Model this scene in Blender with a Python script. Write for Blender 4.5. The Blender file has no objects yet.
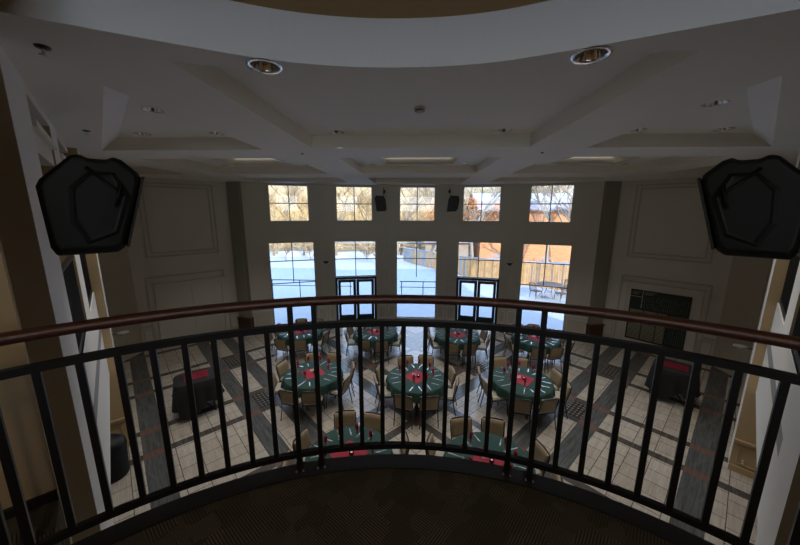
import bpy, bmesh, math, random
from mathutils import Vector, Matrix
random.seed(7)
PI = math.pi
S2 = math.sqrt(2)
col = bpy.context.scene.collection

# ------------------------------------------------------------------ materials
def nodes_of(name):
    m = bpy.data.materials.new(name); m.use_nodes = True
    nt = m.node_tree; nt.nodes.clear()
    out = nt.nodes.new('ShaderNodeOutputMaterial')
    b = nt.nodes.new('ShaderNodeBsdfPrincipled')
    nt.links.new(b.outputs[0], out.inputs[0])
    return m, nt, b, out

def pbr(name, c, rough=.6, metal=0, var=.08, scale=6, bump=0, bscale=60, spec=.5, coord='Object'):
    m, nt, b, out = nodes_of(name)
    tc = nt.nodes.new('ShaderNodeTexCoord')
    n = nt.nodes.new('ShaderNodeTexNoise'); n.inputs['Scale'].default_value = scale; n.inputs['Detail'].default_value = 3
    nt.links.new(tc.outputs[coord], n.inputs['Vector'])
    r = nt.nodes.new('ShaderNodeMapRange')
    r.inputs['To Min'].default_value = 1-var; r.inputs['To Max'].default_value = 1+var
    nt.links.new(n.outputs['Fac'], r.inputs['Value'])
    mx = nt.nodes.new('ShaderNodeVectorMath'); mx.operation = 'SCALE'
    mx.inputs[0].default_value = c
    nt.links.new(r.outputs[0], mx.inputs['Scale'])
    nt.links.new(mx.outputs[0], b.inputs['Base Color'])
    b.inputs['Roughness'].default_value = rough
    b.inputs['Metallic'].default_value = metal
    b.inputs['Specular IOR Level'].default_value = spec
    if bump:
        n2 = nt.nodes.new('ShaderNodeTexNoise'); n2.inputs['Scale'].default_value = bscale
        nt.links.new(tc.outputs[coord], n2.inputs['Vector'])
        bp = nt.nodes.new('ShaderNodeBump'); bp.inputs['Strength'].default_value = bump; bp.inputs['Distance'].default_value = .01
        nt.links.new(n2.outputs['Fac'], bp.inputs['Height']); nt.links.new(bp.outputs[0], b.inputs['Normal'])
    return m

M = {}
M['wall'] = pbr('cream_wall_paint', (.74, .71, .63), .7, var=.03, scale=1.2)
M['wall2'] = pbr('olive_wall_paint', (.62, .59, .50), .7, var=.03, scale=1.2)
M['white'] = pbr('white_fascia_paint', (.78, .77, .74), .6, var=.02, scale=1.5)
M['grey'] = pbr('grey_band', (.27, .27, .265), .6, var=.02)
M['dark_wall'] = pbr('taupe_pilaster_paint', (.30, .27, .23), .7, var=.04)
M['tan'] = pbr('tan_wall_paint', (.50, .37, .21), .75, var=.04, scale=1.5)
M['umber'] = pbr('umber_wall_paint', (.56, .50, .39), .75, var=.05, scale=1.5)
M['ceil'] = pbr('ceiling_paint', (.84, .82, .785), .8, var=.02, scale=1)
M['coffer'] = pbr('coffer_side_paint', (.79, .75, .66), .8, var=.02, scale=1)
M['rimm'] = pbr('satin_rim_paint', (.80, .81, .83), .45, var=.02, scale=1)
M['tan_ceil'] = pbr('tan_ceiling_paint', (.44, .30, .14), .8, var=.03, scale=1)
M['trim'] = pbr('painted_trim', (.74, .71, .63), .5, var=.02)
M['mould'] = pbr('shaded_moulding_tone', (.56, .53, .46), .5, var=.02)  # darker than the trim to put the mouldings' shade into the colour
M['black_metal'] = pbr('black_railing_metal', (.010, .010, .0105), .42, 0, var=.2, scale=20, spec=.4)
M['wood'] = pbr('mahogany_handrail', (.075, .022, .013), .42, 0, var=.3, scale=8, spec=.6)
M['kerb'] = pbr('dark_slab_edge_metal', (.014, .015, .018), .45, 0, var=.15, scale=5)
M['basebd'] = pbr('black_rubber_baseboard', (.015, .014, .013), .5)
M['plastic'] = pbr('black_speaker_plastic', (.005, .0055, .0055), .5, 0, var=.15, scale=30, bump=.15, bscale=400, spec=.3)
M['grille'] = pbr('speaker_grille', (.03, .03, .032), .45, .4, var=.3, scale=200)
M['green_frame'] = pbr('dark_green_door_frame', (.018, .04, .034), .4, var=.1)
M['bronze'] = pbr('bronze_window_frame', (.035, .035, .032), .4, var=.1)
M['sillw'] = pbr('pale_window_reveal', (.62, .60, .53), .5, var=.03)
M['green_cloth'] = pbr('green_tablecloth', (.011, .048, .037), .8, var=.12, scale=9, bump=.2, bscale=300)
M['red_cloth'] = pbr('red_napkin_cloth', (.30, .014, .035), .8, var=.15, scale=20)
M['black_cloth'] = pbr('black_drape_cloth', (.008, .008, .009), .85, var=.2, scale=9)
M['chair_fab'] = pbr('tan_chair_vinyl', (.27, .20, .12), .5, var=.1, scale=15)
M['chair_seat'] = pbr('beige_chair_seat', (.44, .40, .33), .5, var=.08, scale=15)
M['chair_metal'] = pbr('dark_chair_frame', (.018, .015, .013), .35, .3, var=.1)
M['silver'] = pbr('polished_cutlery', (.85, .85, .87), .25, .6, var=.02)
M['chrome'] = pbr('chrome_reflector', (.85, .86, .9), .12, 1, var=.02)
M['white_card'] = pbr('white_plastic', (.8, .8, .78), .5, var=.02)
M['lens'] = pbr('sensor_lens', (.03, .03, .03), .3)
M['board'] = pbr('dark_green_board', (.018, .028, .022), .45, var=.2, scale=3)
M['plaque'] = pbr('brass_plaque', (.50, .47, .33), .5, .1, var=.25, scale=30)
M['plaque2'] = pbr('engraved_green_lettering', (.10, .15, .11), .5, 0, var=.4, scale=40)
M['outplate'] = pbr('almond_outlet_plate', (.45, .38, .2), .5)
M['bark'] = pbr('sunlit_bark', (.15, .105, .058), .9, var=.3, scale=3)
M['bark_grey'] = pbr('grey_bark', (.20, .16, .125), .9, var=.3, scale=3)
M['russet'] = pbr('russet_leaves', (.36, .15, .05), .9, var=.3, scale=5)
M['greenleaf'] = pbr('dull_green_leaves', (.20, .22, .06), .9, var=.3, scale=5)
M['brush'] = pbr('golden_brush', (.46, .33, .16), .95, var=.6, scale=2.2, bump=.5, bscale=8)
M['snow'] = pbr('snow', (.235, .255, .29), .8, var=.05, scale=.35, bump=.25, bscale=1.2)
M['fencewood'] = pbr('cedar_fence_boards', (.42, .235, .085), .85, var=.5, scale=2.2)
M['fence_b'] = pbr('dark_fence_boards', (.26, .16, .075), .85, var=.3, scale=2.5)
M['fence_c'] = pbr('weathered_fence_boards', (.24, .235, .23), .85, var=.4, scale=2.5)
M['roofgrey'] = pbr('purple_grey_shingles', (.20, .17, .19), .9, var=.15, scale=4)
M['patio'] = pbr('brown_patio_metal', (.035, .02, .02), .6, .0, var=.2)
M['bowlglass'] = pbr('smoky_bowl_glass', (.22, .21, .19), .25)
M['bulb'] = pbr('unlit_lamp', (.5, .5, .48), .3)

def mat_glass():
    m, nt, b, out = nodes_of('window_glass')
    nt.nodes.remove(b)
    t = nt.nodes.new('ShaderNodeBsdfTransparent'); t.inputs[0].default_value = (.94, .96, .97, 1)
    g = nt.nodes.new('ShaderNodeBsdfGlossy'); g.inputs['Roughness'].default_value = .03
    g.inputs[0].default_value = (.9, .95, 1, 1)
    f = nt.nodes.new('ShaderNodeFresnel'); f.inputs[0].default_value = 1.45
    mx = nt.nodes.new('ShaderNodeMixShader')
    nt.links.new(f.outputs[0], mx.inputs[0]); nt.links.new(t.outputs[0], mx.inputs[1]); nt.links.new(g.outputs[0], mx.inputs[2])
    nt.links.new(mx.outputs[0], out.inputs[0])
    return m
M['glass'] = mat_glass()

def mat_goblet():
    m, nt, b, out = nodes_of('clear_goblet_glass')
    nt.nodes.remove(b)
    t = nt.nodes.new('ShaderNodeBsdfTransparent'); t.inputs[0].default_value = (.9, .92, .93, 1)
    g = nt.nodes.new('ShaderNodeBsdfGlossy'); g.inputs['Roughness'].default_value = .08
    d = nt.nodes.new('ShaderNodeBsdfDiffuse'); d.inputs[0].default_value = (.8, .82, .84, 1)
    m1 = nt.nodes.new('ShaderNodeMixShader'); m1.inputs[0].default_value = .5
    nt.links.new(g.outputs[0], m1.inputs[1]); nt.links.new(d.outputs[0], m1.inputs[2])
    mx = nt.nodes.new('ShaderNodeMixShader'); mx.inputs[0].default_value = .42
    nt.links.new(t.outputs[0], mx.inputs[1]); nt.links.new(m1.outputs[0], mx.inputs[2])
    nt.links.new(mx.outputs[0], out.inputs[0])
    return m
M['goblet'] = mat_goblet()

def emit(name, c, s):
    m, nt, b, out = nodes_of(name)
    nt.nodes.remove(b)
    e = nt.nodes.new('ShaderNodeEmission'); e.inputs[0].default_value = (*c, 1); e.inputs[1].default_value = s
    nt.links.new(e.outputs[0], out.inputs[0])
    return m
M['stripglow'] = emit('recess_strip_glow', (1, .95, .82), .9)
M['warmglow'] = emit('fill_lamp_glass', (1, .72, .38), 1.2)

class NT:
    def __init__(s, nt): s.nt = nt
    def math(s, op, a, b=None, c=None):
        n = s.nt.nodes.new('ShaderNodeMath'); n.operation = op
        for i, v in enumerate((a, b, c)):
            if v is None: continue
            if isinstance(v, (int, float)): n.inputs[i].default_value = v
            else: s.nt.links.new(v, n.inputs[i])
        return n.outputs[0]
    def mix(s, f, a, b):
        n = s.nt.nodes.new('ShaderNodeMix'); n.data_type = 'RGBA'
        if isinstance(f, (int, float)): n.inputs[0].default_value = f
        else: s.nt.links.new(f, n.inputs[0])
        for i, v in ((6, a), (7, b)):
            if isinstance(v, tuple): n.inputs[i].default_value = (*v, 1)
            else: s.nt.links.new(v, n.inputs[i])
        return n.outputs[2]
    def rng(s, x, lo, hi):        # 1 inside lo..hi
        return s.math('MULTIPLY', s.math('GREATER_THAN', x, lo), s.math('LESS_THAN', x, hi))

def mat_floor():
    m, nt, b, out = nodes_of('plaid_tile_floor')
    N = NT(nt)
    tc = nt.nodes.new('ShaderNodeTexCoord'); sp = nt.nodes.new('ShaderNodeSeparateXYZ')
    nt.links.new(tc.outputs['Object'], sp.inputs[0])
    ax = N.math('ABSOLUTE', sp.outputs[0]); y = sp.outputs[1]
    u = N.math('DIVIDE', N.math('ADD', ax, y), S2)
    v = N.math('DIVIDE', N.math('SUBTRACT', ax, y), S2)
    P = 2.93
    mu = N.math('WRAP', N.math('SUBTRACT', u, 7.74), P, 0.)      # 0 at the first narrow band
    mv = N.math('WRAP', N.math('SUBTRACT', v, -3.02), P, 0.)     # 0 at the first wide band
    nb = N.math('MAXIMUM', N.rng(mu, 0, .2), N.rng(mu, .95, 1.15))
    nb2 = N.math('MAXIMUM', N.rng(mu, 0, 1.15), 0)
    wb = N.math('MAXIMUM', N.rng(mv, 0, .4), N.rng(mv, .82, 1.22))
    outer = N.rng(v, -.26, .16)
    wb = N.math('MAXIMUM', N.math('MULTIPLY', wb, N.math('LESS_THAN', v, -1.)), outer)
    # tiles
    mp = nt.nodes.new('ShaderNodeCombineXYZ'); nt.links.new(u, mp.inputs[0]); nt.links.new(v, mp.inputs[1])
    br = nt.nodes.new('ShaderNodeTexBrick'); br.offset = .5
    br.inputs['Scale'].default_value = 1; br.inputs['Brick Width'].default_value = .375; br.inputs['Row Height'].default_value = .375
    br.inputs['Mortar Size'].default_value = .007; br.inputs['Mortar Smooth'].default_value = .3
    br.inputs['Color1'].default_value = (.45, .41, .355, 1); br.inputs['Color2'].default_value = (.39, .345, .29, 1); br.inputs['Mortar'].default_value = (.07, .055, .04, 1)
    nt.links.new(mp.outputs[0], br.inputs['Vector'])
    vein = nt.nodes.new('ShaderNodeTexNoise'); vein.inputs['Scale'].default_value = 5; vein.inputs['Detail'].default_value = 5; vein.inputs['Distortion'].default_value = 1.5
    st = nt.nodes.new('ShaderNodeMapping'); st.inputs['Scale'].default_value = (.35, 3.5, 1)
    nt.links.new(mp.outputs[0], st.inputs[0]); nt.links.new(st.outputs[0], vein.inputs['Vector'])
    vr = nt.nodes.new('ShaderNodeMapRange'); vr.inputs['From Min'].default_value = .3; vr.inputs['From Max'].default_value = .7
    vr.inputs['To Min'].default_value = .8; vr.inputs['To Max'].default_value = 1.12
    nt.links.new(vein.outputs['Fac'], vr.inputs['Value'])
    slate = N.mix(vein.outputs['Fac'], (.04, .046, .05), (.125, .127, .122))
    dark = N.mix(vein.outputs['Fac'], (.035, .032, .028), (.11, .10, .09))
    c = N.mix(wb, br.outputs['Color'], slate)
    c = N.mix(nb, c, dark)
    # inlays where the wide bands cross the pairs: red squares and patterned mats
    red = N.math('MULTIPLY', nb, wb)
    c = N.mix(red, c, (.15, .085, .07))
    gap = N.math('MULTIPLY', N.rng(mv, .40, .82), N.math('LESS_THAN', v, -1.))
    gapn = N.math('MULTIPLY', gap, N.rng(mu, .2, .95))
    fr = N.math('GREATER_THAN', N.math('MULTIPLY', N.math('PINGPONG', N.math('MULTIPLY', mu, 17.), 1.), N.math('PINGPONG', N.math('MULTIPLY', mv, 21.), 1.)), .33)
    inl = N.mix(fr, (.03, .028, .025), (.16, .14, .115))
    c = N.mix(gapn, c, inl)
    mul = nt.nodes.new('ShaderNodeVectorMath'); mul.operation = 'SCALE'
    nt.links.new(c, mul.inputs[0]); nt.links.new(vr.outputs[0], mul.inputs['Scale'])
    nt.links.new(mul.outputs[0], b.inputs['Base Color'])
    b.inputs['Roughness'].default_value = .24
    b.inputs['Specular IOR Level'].default_value = .55
    return m
M['floor'] = mat_floor()

def mat_carpet():
    m, nt, b, out = nodes_of('patterned_loop_carpet')
    N = NT(nt)
    tc = nt.nodes.new('ShaderNodeTexCoord')
    wn = nt.nodes.new('ShaderNodeTexNoise'); wn.inputs['Scale'].default_value = 5.5; wn.inputs['Detail'].default_value = 1
    mp = nt.nodes.new('ShaderNodeMapping'); mp.inputs['Rotation'].default_value = (0, 0, .65)
    nt.links.new(tc.outputs['Object'], mp.inputs[0])
    vo = nt.nodes.new('ShaderNodeTexVoronoi'); vo.distance = 'CHEBYCHEV'; vo.inputs['Scale'].default_value = 9
    nt.links.new(mp.outputs[0], vo.inputs['Vector'])
    sc = nt.nodes.new('ShaderNodeSeparateColor'); nt.links.new(vo.outputs['Color'], sc.inputs[0])
    sp = nt.nodes.new('ShaderNodeSeparateXYZ'); nt.links.new(mp.outputs[0], sp.inputs[0])
    s1 = N.math('GREATER_THAN', N.math('PINGPONG', N.math('MULTIPLY', sp.outputs[0], 150.), 1.), .5)
    s2 = N.math('GREATER_THAN', N.math('PINGPONG', N.math('MULTIPLY', sp.outputs[1], 150.), 1.), .5)
    pick = N.math('GREATER_THAN', sc.outputs[0], .5)
    stripes = N.math('ADD', N.math('MULTIPLY', s1, pick), N.math('MULTIPLY', s2, N.math('SUBTRACT', 1., pick)))
    patch = N.math('MULTIPLY', stripes, N.math('MULTIPLY_ADD', sc.outputs[1], .7, .3))
    fine = nt.nodes.new('ShaderNodeTexNoise'); fine.inputs['Scale'].default_value = 160
    nt.links.new(tc.outputs['Object'], fine.inputs['Vector'])
    base = N.mix(fine.outputs['Fac'], (.028, .025, .021), (.085, .074, .060))
    c = N.mix(N.math('MULTIPLY', patch, .75), base, (.20, .18, .14))
    nt.links.new(c, b.inputs['Base Color'])
    b.inputs['Roughness'].default_value = .95; b.inputs['Specular IOR Level'].default_value = .1
    bp = nt.nodes.new('ShaderNodeBump'); bp.inputs['Strength'].default_value = .6; bp.inputs['Distance'].default_value = .006
    nt.links.new(N.math('ADD', patch, fine.outputs['Fac']), bp.inputs['Height']); nt.links.new(bp.outputs[0], b.inputs['Normal'])
    return m
M['carpet'] = mat_carpet()

def mat_brick():
    m, nt, b, out = nodes_of('orange_brick')
    tc = nt.nodes.new('ShaderNodeTexCoord')
    mp = nt.nodes.new('ShaderNodeMapping'); mp.inputs['Rotation'].default_value = (PI/2, 0, 0)
    nt.links.new(tc.outputs['Object'], mp.inputs[0])
    br = nt.nodes.new('ShaderNodeTexBrick'); br.inputs['Scale'].default_value = 1
    br.inputs['Brick Width'].default_value = .5; br.inputs['Row Height'].default_value = .18; br.inputs['Mortar Size'].default_value = .015
    br.inputs['Color1'].default_value = (.40, .17, .07, 1); br.inputs['Color2'].default_value = (.32, .135, .055, 1); br.inputs['Mortar'].default_value = (.36, .22, .13, 1)
    nt.links.new(mp.outputs[0], br.inputs['Vector']); nt.links.new(br.outputs['Color'], b.inputs['Base Color'])
    b.inputs['Roughness'].default_value = .9
    return m
M['brick'] = mat_brick()

def mat_hill():
    m, nt, b, out = nodes_of('snowy_brush_hillside')
    N = NT(nt)
    tc = nt.nodes.new('ShaderNodeTexCoord')
    n = nt.nodes.new('ShaderNodeTexNoise'); n.inputs['Scale'].default_value = .55; n.inputs['Detail'].default_value = 8; n.inputs['Roughness'].default_value = .8
    nt.links.new(tc.outputs['Object'], n.inputs['Vector'])
    sp = nt.nodes.new('ShaderNodeSeparateXYZ'); nt.links.new(tc.outputs['Object'], sp.inputs[0])
    f = N.math('GREATER_THAN', n.outputs['Fac'], .37)
    f = N.math('MULTIPLY', f, N.math('GREATER_THAN', sp.outputs[1], 37.))
    c = N.mix(f, (.34, .35, .36), (.20, .15, .085))
    nt.links.new(c, b.inputs['Base Color']); b.inputs['Roughness'].default_value = .9
    return m
M['hill'] = mat_hill()

# ------------------------------------------------------------------ mesh helpers
class MB:
    def __init__(s): s.bm = bmesh.new()
    def poly(s, pts, mi=0):
        f = s.bm.faces.new([s.bm.verts.new(p) for p in pts]); f.material_index = mi; return f
    def prism(s, pts, z0, z1, mi=0, smi=None):
        """pts ccw in plan"""
        b = [s.bm.verts.new((p[0], p[1], z0)) for p in pts]; t = [s.bm.verts.new((p[0], p[1], z1)) for p in pts]
        fs = [s.bm.faces.new(b[::-1]), s.bm.faces.new(t)]
        for f in fs: f.material_index = mi
        n = len(pts)
        for i in range(n):
            f = s.bm.faces.new((b[i], b[(i+1) % n], t[(i+1) % n], t[i]))
            f.material_index = mi if smi is None else smi[i]
    def box(s, c, d, rz=0, mi=0, bev=0, R=None):
        m = Matrix.Translation(c) @ (R if R is not None else Matrix.Rotation(rz, 4, 'Z')) @ Matrix.Diagonal((d[0], d[1], d[2], 1))
        r = bmesh.ops.create_cube(s.bm, size=1, matrix=m)
        fs = set(f for v in r['verts'] for f in v.link_faces)
        for f in fs: f.material_index = mi
        if bev:
            es = set(e for v in r['verts'] for e in v.link_edges)
            bmesh.ops.bevel(s.bm, geom=list(es), offset=bev, segments=2, affect='EDGES', clamp_overlap=True)
    def tube(s, pts, r, seg=8, mi=0, closed=False, flat=1.0):
        pts = [Vector(p) for p in pts]; n = len(pts); rings = []
        rr = r if isinstance(r, (list, tuple)) else [r]*n
        for i, p in enumerate(pts):
            if closed: t = pts[(i+1) % n] - pts[i-1]
            else: t = pts[min(i+1, n-1)] - pts[max(i-1, 0)]
            t.normalize()
            up = Vector((0, 0, 1)) if abs(t.z) < .95 else Vector((0, 1, 0))
            a = t.cross(up).normalized(); b = a.cross(t).normalized()
            off = PI/4 if seg == 4 else 0
            rings.append([s.bm.verts.new(p + (a*math.cos(2*PI*k/seg+off) + b*flat*math.sin(2*PI*k/seg+off))*rr[i]) for k in range(seg)])
        m = n if closed else n-1
        for i in range(m):
            A, B = rings[i], rings[(i+1) % n]
            for k in range(seg):
                f = s.bm.faces.new((A[k], A[(k+1) % seg], B[(k+1) % seg], B[k])); f.material_index = mi; f.smooth = seg > 5
        if not closed:
            s.bm.faces.new(rings[0]).material_index = mi; s.bm.faces.new(rings[-1][::-1]).material_index = mi
    def lathe(s, prof, seg=24, mi=0, c=(0, 0, 0), wave=None, cap=False):
        rings = []
        for j, (r, z) in enumerate(prof):
            ring = []
            for k in range(seg):
                a = 2*PI*k/seg; q = r + (wave(j, a) if wave else 0)
                ring.append(s.bm.verts.new((c[0]+q*math.cos(a), c[1]+q*math.sin(a), c[2]+z)))
            rings.append(ring)
        for A, B in zip(rings, rings[1:]):
            for k in range(seg):
                f = s.bm.faces.new((A[k], A[(k+1) % seg], B[(k+1) % seg], B[k])); f.material_index = mi; f.smooth = True
        if cap:
            s.bm.faces.new(rings[-1]).material_index = mi
            s.bm.faces.new(rings[0][::-1]).material_index = mi
    def fill(s, loops, z, mi=0):
        es = []; allv = []
        for lp in loops:
            vs = [s.bm.verts.new((p[0], p[1], z)) for p in lp]; allv.append(vs)
            es += [s.bm.edges.new((vs[i], vs[(i+1) % len(vs)])) for i in range(len(vs))]
        r = bmesh.ops.triangle_fill(s.bm, use_beauty=True, use_dissolve=False, edges=es, normal=(0, 0, -1))
        for g in r['geom']:
            if isinstance(g, bmesh.types.BMFace): g.material_index = mi
        return allv
    def skirt(s, pts, z0, z1, mi=0, closed=True):
        n = len(pts)
        for i in range(n if closed else n-1):
            a, b = pts[i], pts[(i+1) % n]
            s.poly([(a[0], a[1], z0), (b[0], b[1], z0), (b[0], b[1], z1), (a[0], a[1], z1)], mi)
    def build(s, name, mats, parent=None, loc=None, rz=0, recalc=False):
        if recalc: bmesh.ops.recalc_face_normals(s.bm, faces=s.bm.faces[:])
        me = bpy.data.meshes.new(name); s.bm.to_mesh(me); s.bm.free()
        for m in (mats if isinstance(mats, (list, tuple)) else [mats]): me.materials.append(M[m] if isinstance(m, str) else m)
        o = bpy.data.objects.new(name, me); col.objects.link(o)
        if parent is not None: o.parent = parent
        if loc is not None: o.location = loc
        o.rotation_euler.z = rz
        return o

def tag(o, label=None, cat=None, group=None, kind=None):
    if label: o['label'] = label
    if cat: o['category'] = cat
    if group: o['group'] = group
    if kind: o['kind'] = kind
    return o
def thing(name, label, cat, loc=(0, 0, 0), rz=0, group=None):
    o = bpy.data.objects.new(name, None); col.objects.link(o); o.location = loc; o.rotation_euler.z = rz
    o.empty_display_size = .1
    return tag(o, label, cat, group)
def struct(o): o['kind'] = 'structure'; return o
def dup(o, loc=None, rz=None, parent=None, label=None, group=None):
    c = o.copy(); col.objects.link(c)
    if parent is not None: c.parent = parent
    if loc is not None: c.location = loc
    if rz is not None: c.rotation_euler.z = rz
    if label: c['label'] = label
    if group: c['group'] = group
    for ch in list(o.children): dup(ch, parent=c)
    return c

# ------------------------------------------------------------------ camera (solved from the photograph)
F = 315.35; pit = .1925; yaw = .0472; roll = .0032
cp = Vector((-.08, 0, 5.044))
fwd = Vector((-math.sin(yaw)*math.cos(pit), math.cos(yaw)*math.cos(pit), -math.sin(pit)))
rt = Vector((math.cos(yaw), math.sin(yaw), 0)); up = rt.cross(fwd)
r2 = rt*math.cos(roll)+up*math.sin(roll); u2 = -rt*math.sin(roll)+up*math.cos(roll)
cam = bpy.data.objects.new('camera', bpy.data.cameras.new('camera')); col.objects.link(cam)
mw = Matrix((r2, u2, -fwd)).transposed().to_4x4(); mw.translation = cp; cam.matrix_world = mw
cam.data.sensor_fit = 'HORIZONTAL'; cam.data.sensor_width = 36; cam.data.lens = F*36/800
cam.data.clip_start = .05; cam.data.clip_end = 500
bpy.context.scene.camera = cam

# ------------------------------------------------------------------ floor, snow
ZC = 6.15; ZS = 3.474
mb = MB(); mb.prism([(-11.4, -4.3), (11.4, -4.3), (11.4, 12.4), (7.2, 12.9), (4.1, 13.95), (1.4, 14.5), (-1.4, 14.5), (-4.1, 13.95), (-7.2, 12.9), (-11.4, 12.4)], -.3, 0)
struct(mb.build('floor', 'floor'))

# ------------------------------------------------------------------ outer walls
FV = [(1.36, 14.18), (4.0, 13.62), (6.95, 12.5), (7.5, 12.7), (9.9, 10.3), (9.9, 9.25)]
HU, HL = .79, .93
ZUT, ZUB, ZLT, ZLB = 6.09, 4.60, 3.73, .08
WT = .28; ZTOP = 7.0
def bay_frame(k):
    pts = {0: ((-1.36, 14.18), (1.36, 14.18)), 1: (FV[0], FV[1]), 2: (FV[1], FV[2])}[abs(k)]
    (x0, y0), (x1, y1) = pts
    if k < 0: (x0, y0), (x1, y1) = (-x1, y1), (-x0, y0)
    return Vector((x0, y0, 0)), Vector((x1, y1, 0))
wallmb = MB()
bays = {}
for k in range(-2, 3):
    A, B = bay_frame(k); t = (B-A).normalized(); nrm = Vector((-t.y, t.x, 0))   # outward
    cx = {0: 0, 1: 2.73, 2: 5.31}[abs(k)]*(1 if k >= 0 else -1)
    L = (B-A).length
    c0 = (cx-A.x)/t.x if k else L/2
    rz = math.atan2(t.y, t.x)
    bays[k] = (A, t, nrm, c0, rz)
    def seg(s0, s1, z0, z1):
        c = A + t*((s0+s1)/2) + nrm*(WT/2); wallmb.box((c.x, c.y, (z0+z1)/2), (s1-s0, WT, z1-z0), rz)
    seg(0, c0-HL, 0, ZTOP); seg(c0+HL, L, 0, ZTOP)
    seg(c0-HL, c0+HL, ZLT, ZUB); seg(c0-HL, c0+HL, ZUT, ZTOP)
    seg(c0-HL, c0-HU, ZUB, ZUT); seg(c0+HU, c0+HL, ZUB, ZUT)
    if abs(k) != 1: seg(c0-HL, c0+HL, -.05, ZLB)
struct(wallmb.build('wall_far', 'wall2'))

def wallseg(name, p0, p1, z0, z1, th, mat, side=1):
    """wall slab from p0 to p1, thickness added on the outer side"""
    a = Vector((*p0, 0)); b = Vector((*p1, 0)); t = (b-a).normalized(); n = Vector((t.y, -t.x, 0))*side
    m = MB(); pts = [a, b, b+n*th, a+n*th]
    area = sum(pts[i].x*pts[(i+1) % 4].y-pts[(i+1) % 4].x*pts[i].y for i in range(4))
    if area < 0: pts = pts[::-1]
    m.prism([(p.x, p.y) for p in pts], z0, z1)
    return struct(m.build(name, mat))

for s, sd in ((-1, 'left'), (1, 'right')):
    wallseg('wall_angled_'+sd, (s*7.5, 12.7), (s*9.9, 10.3), 0, ZTOP, .28, 'wall', -s)
    wallseg('wall_side_'+sd, (s*9.9, 10.3), (s*9.9, 9.25), 0, ZTOP, .28, 'umber', -s)
    # near diagonal beyond the last pier: solid
    wallseg('wall_diagonal_'+sd, (s*9.9, 9.25), (s*6.8, 6.15), 0, ZTOP, .32, 'umber', -s)
    wallseg('wall_corridor_'+sd, (s*7.7, 4.95), (s*3.03, .42), 0, ZTOP, .25, 'tan', -s)
    wallseg('wall_balcony_side_'+sd, (s*3.03, .42), (s*3.03, -4), 0, ZTOP, .25, 'tan', -s)
    wallseg('wall_balcony_end_'+sd, (s*2.05, 1.40), (s*3.03, .42), 0, ZTOP, .05, 'tan', -s)
    # taupe pilaster at the corner of the far wall
    m = MB(); a = Vector((s*6.93, 12.40, 0)); b = Vector((s*7.52, 12.55, 0)); t = (b-a).normalized(); c = (a+b)/2
    rz = math.atan2(t.y, t.x)
    m.box((c.x, c.y+.1, ZTOP/2), (.58, .3, ZTOP), rz)
    p = m.build('pilaster', 'dark_wall')
    struct(p)
    m = MB(); m.box((c.x, c.y+.08, .27), (.64, .36, .54), rz, bev=.01); m.box((c.x, c.y+.08, .56), (.68, .4, .06), rz, bev=.01)
    m.build('pilaster_base', pbr('red_brown_plinth_'+sd, (.10, .045, .03), .5), p)
m = MB()
m.box((-2.45, -4.14, 3.5), (1.3, .28, 7)); m.box((2.45, -4.14, 3.5), (1.3, .28, 7)); m.box((0, -4.14, 2.5), (3.6, .28, 5.0)); m.box((0, -4.14, 6.75), (3.6, .28, .5))
struct(m.build('wall_back', 'tan'))
def window_at(n, A, t, nrm, c0, hw, z0, z1, verts, hors, vert_z0=None, fm='bronze', deep=.14):
    w = struct(bpy.data.objects.new('window_%d' % n, None)); col.objects.link(w)
    rz = math.atan2(t.y, t.x); c = A + t*c0 + nrm*deep; w.location = (c.x, c.y, 0); w.rotation_euler.z = rz
    m = MB(); f = .035
    m.box((0, 0, z0+f/2), (2*hw, .07, f)); m.box((0, 0, z1-f/2), (2*hw, .07, f))
    for sx in (-1, 1): m.box((sx*(hw-f/2), 0, (z0+z1)/2), (f, .07, z1-z0-2*f))
    m.build('window_frame', fm, w)
    m = MB()
    for x in verts: m.box((x, 0, ((vert_z0 or z0)+z1)/2), (.035, .05, z1-(vert_z0 or z0)-.07))
    for z in hors: m.box((0, -.002, z), (2*hw-.07, .05, .035))
    m.build('mullion', fm, w)
    m = MB(); m.box((0, 0, (z0+z1)/2), (2*hw-.07, .008, z1-z0-.07)); m.build('pane', 'glass', w)
    # pale reveal trim seen as a bright edge on the inner arris
    m = MB()
    for sx in (-1, 1): m.box((sx*(hw-.006), -.085, (z0+z1)/2), (.012, .10, z1-z0))
    m.box((0, -.085, z1-.006), (2*hw, .10, .012)); m.box((0, -.085, z0+.006), (2*hw, .10, .012))
    m.build('window_reveal', 'sillw', w)
    return w
n = 0
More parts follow.
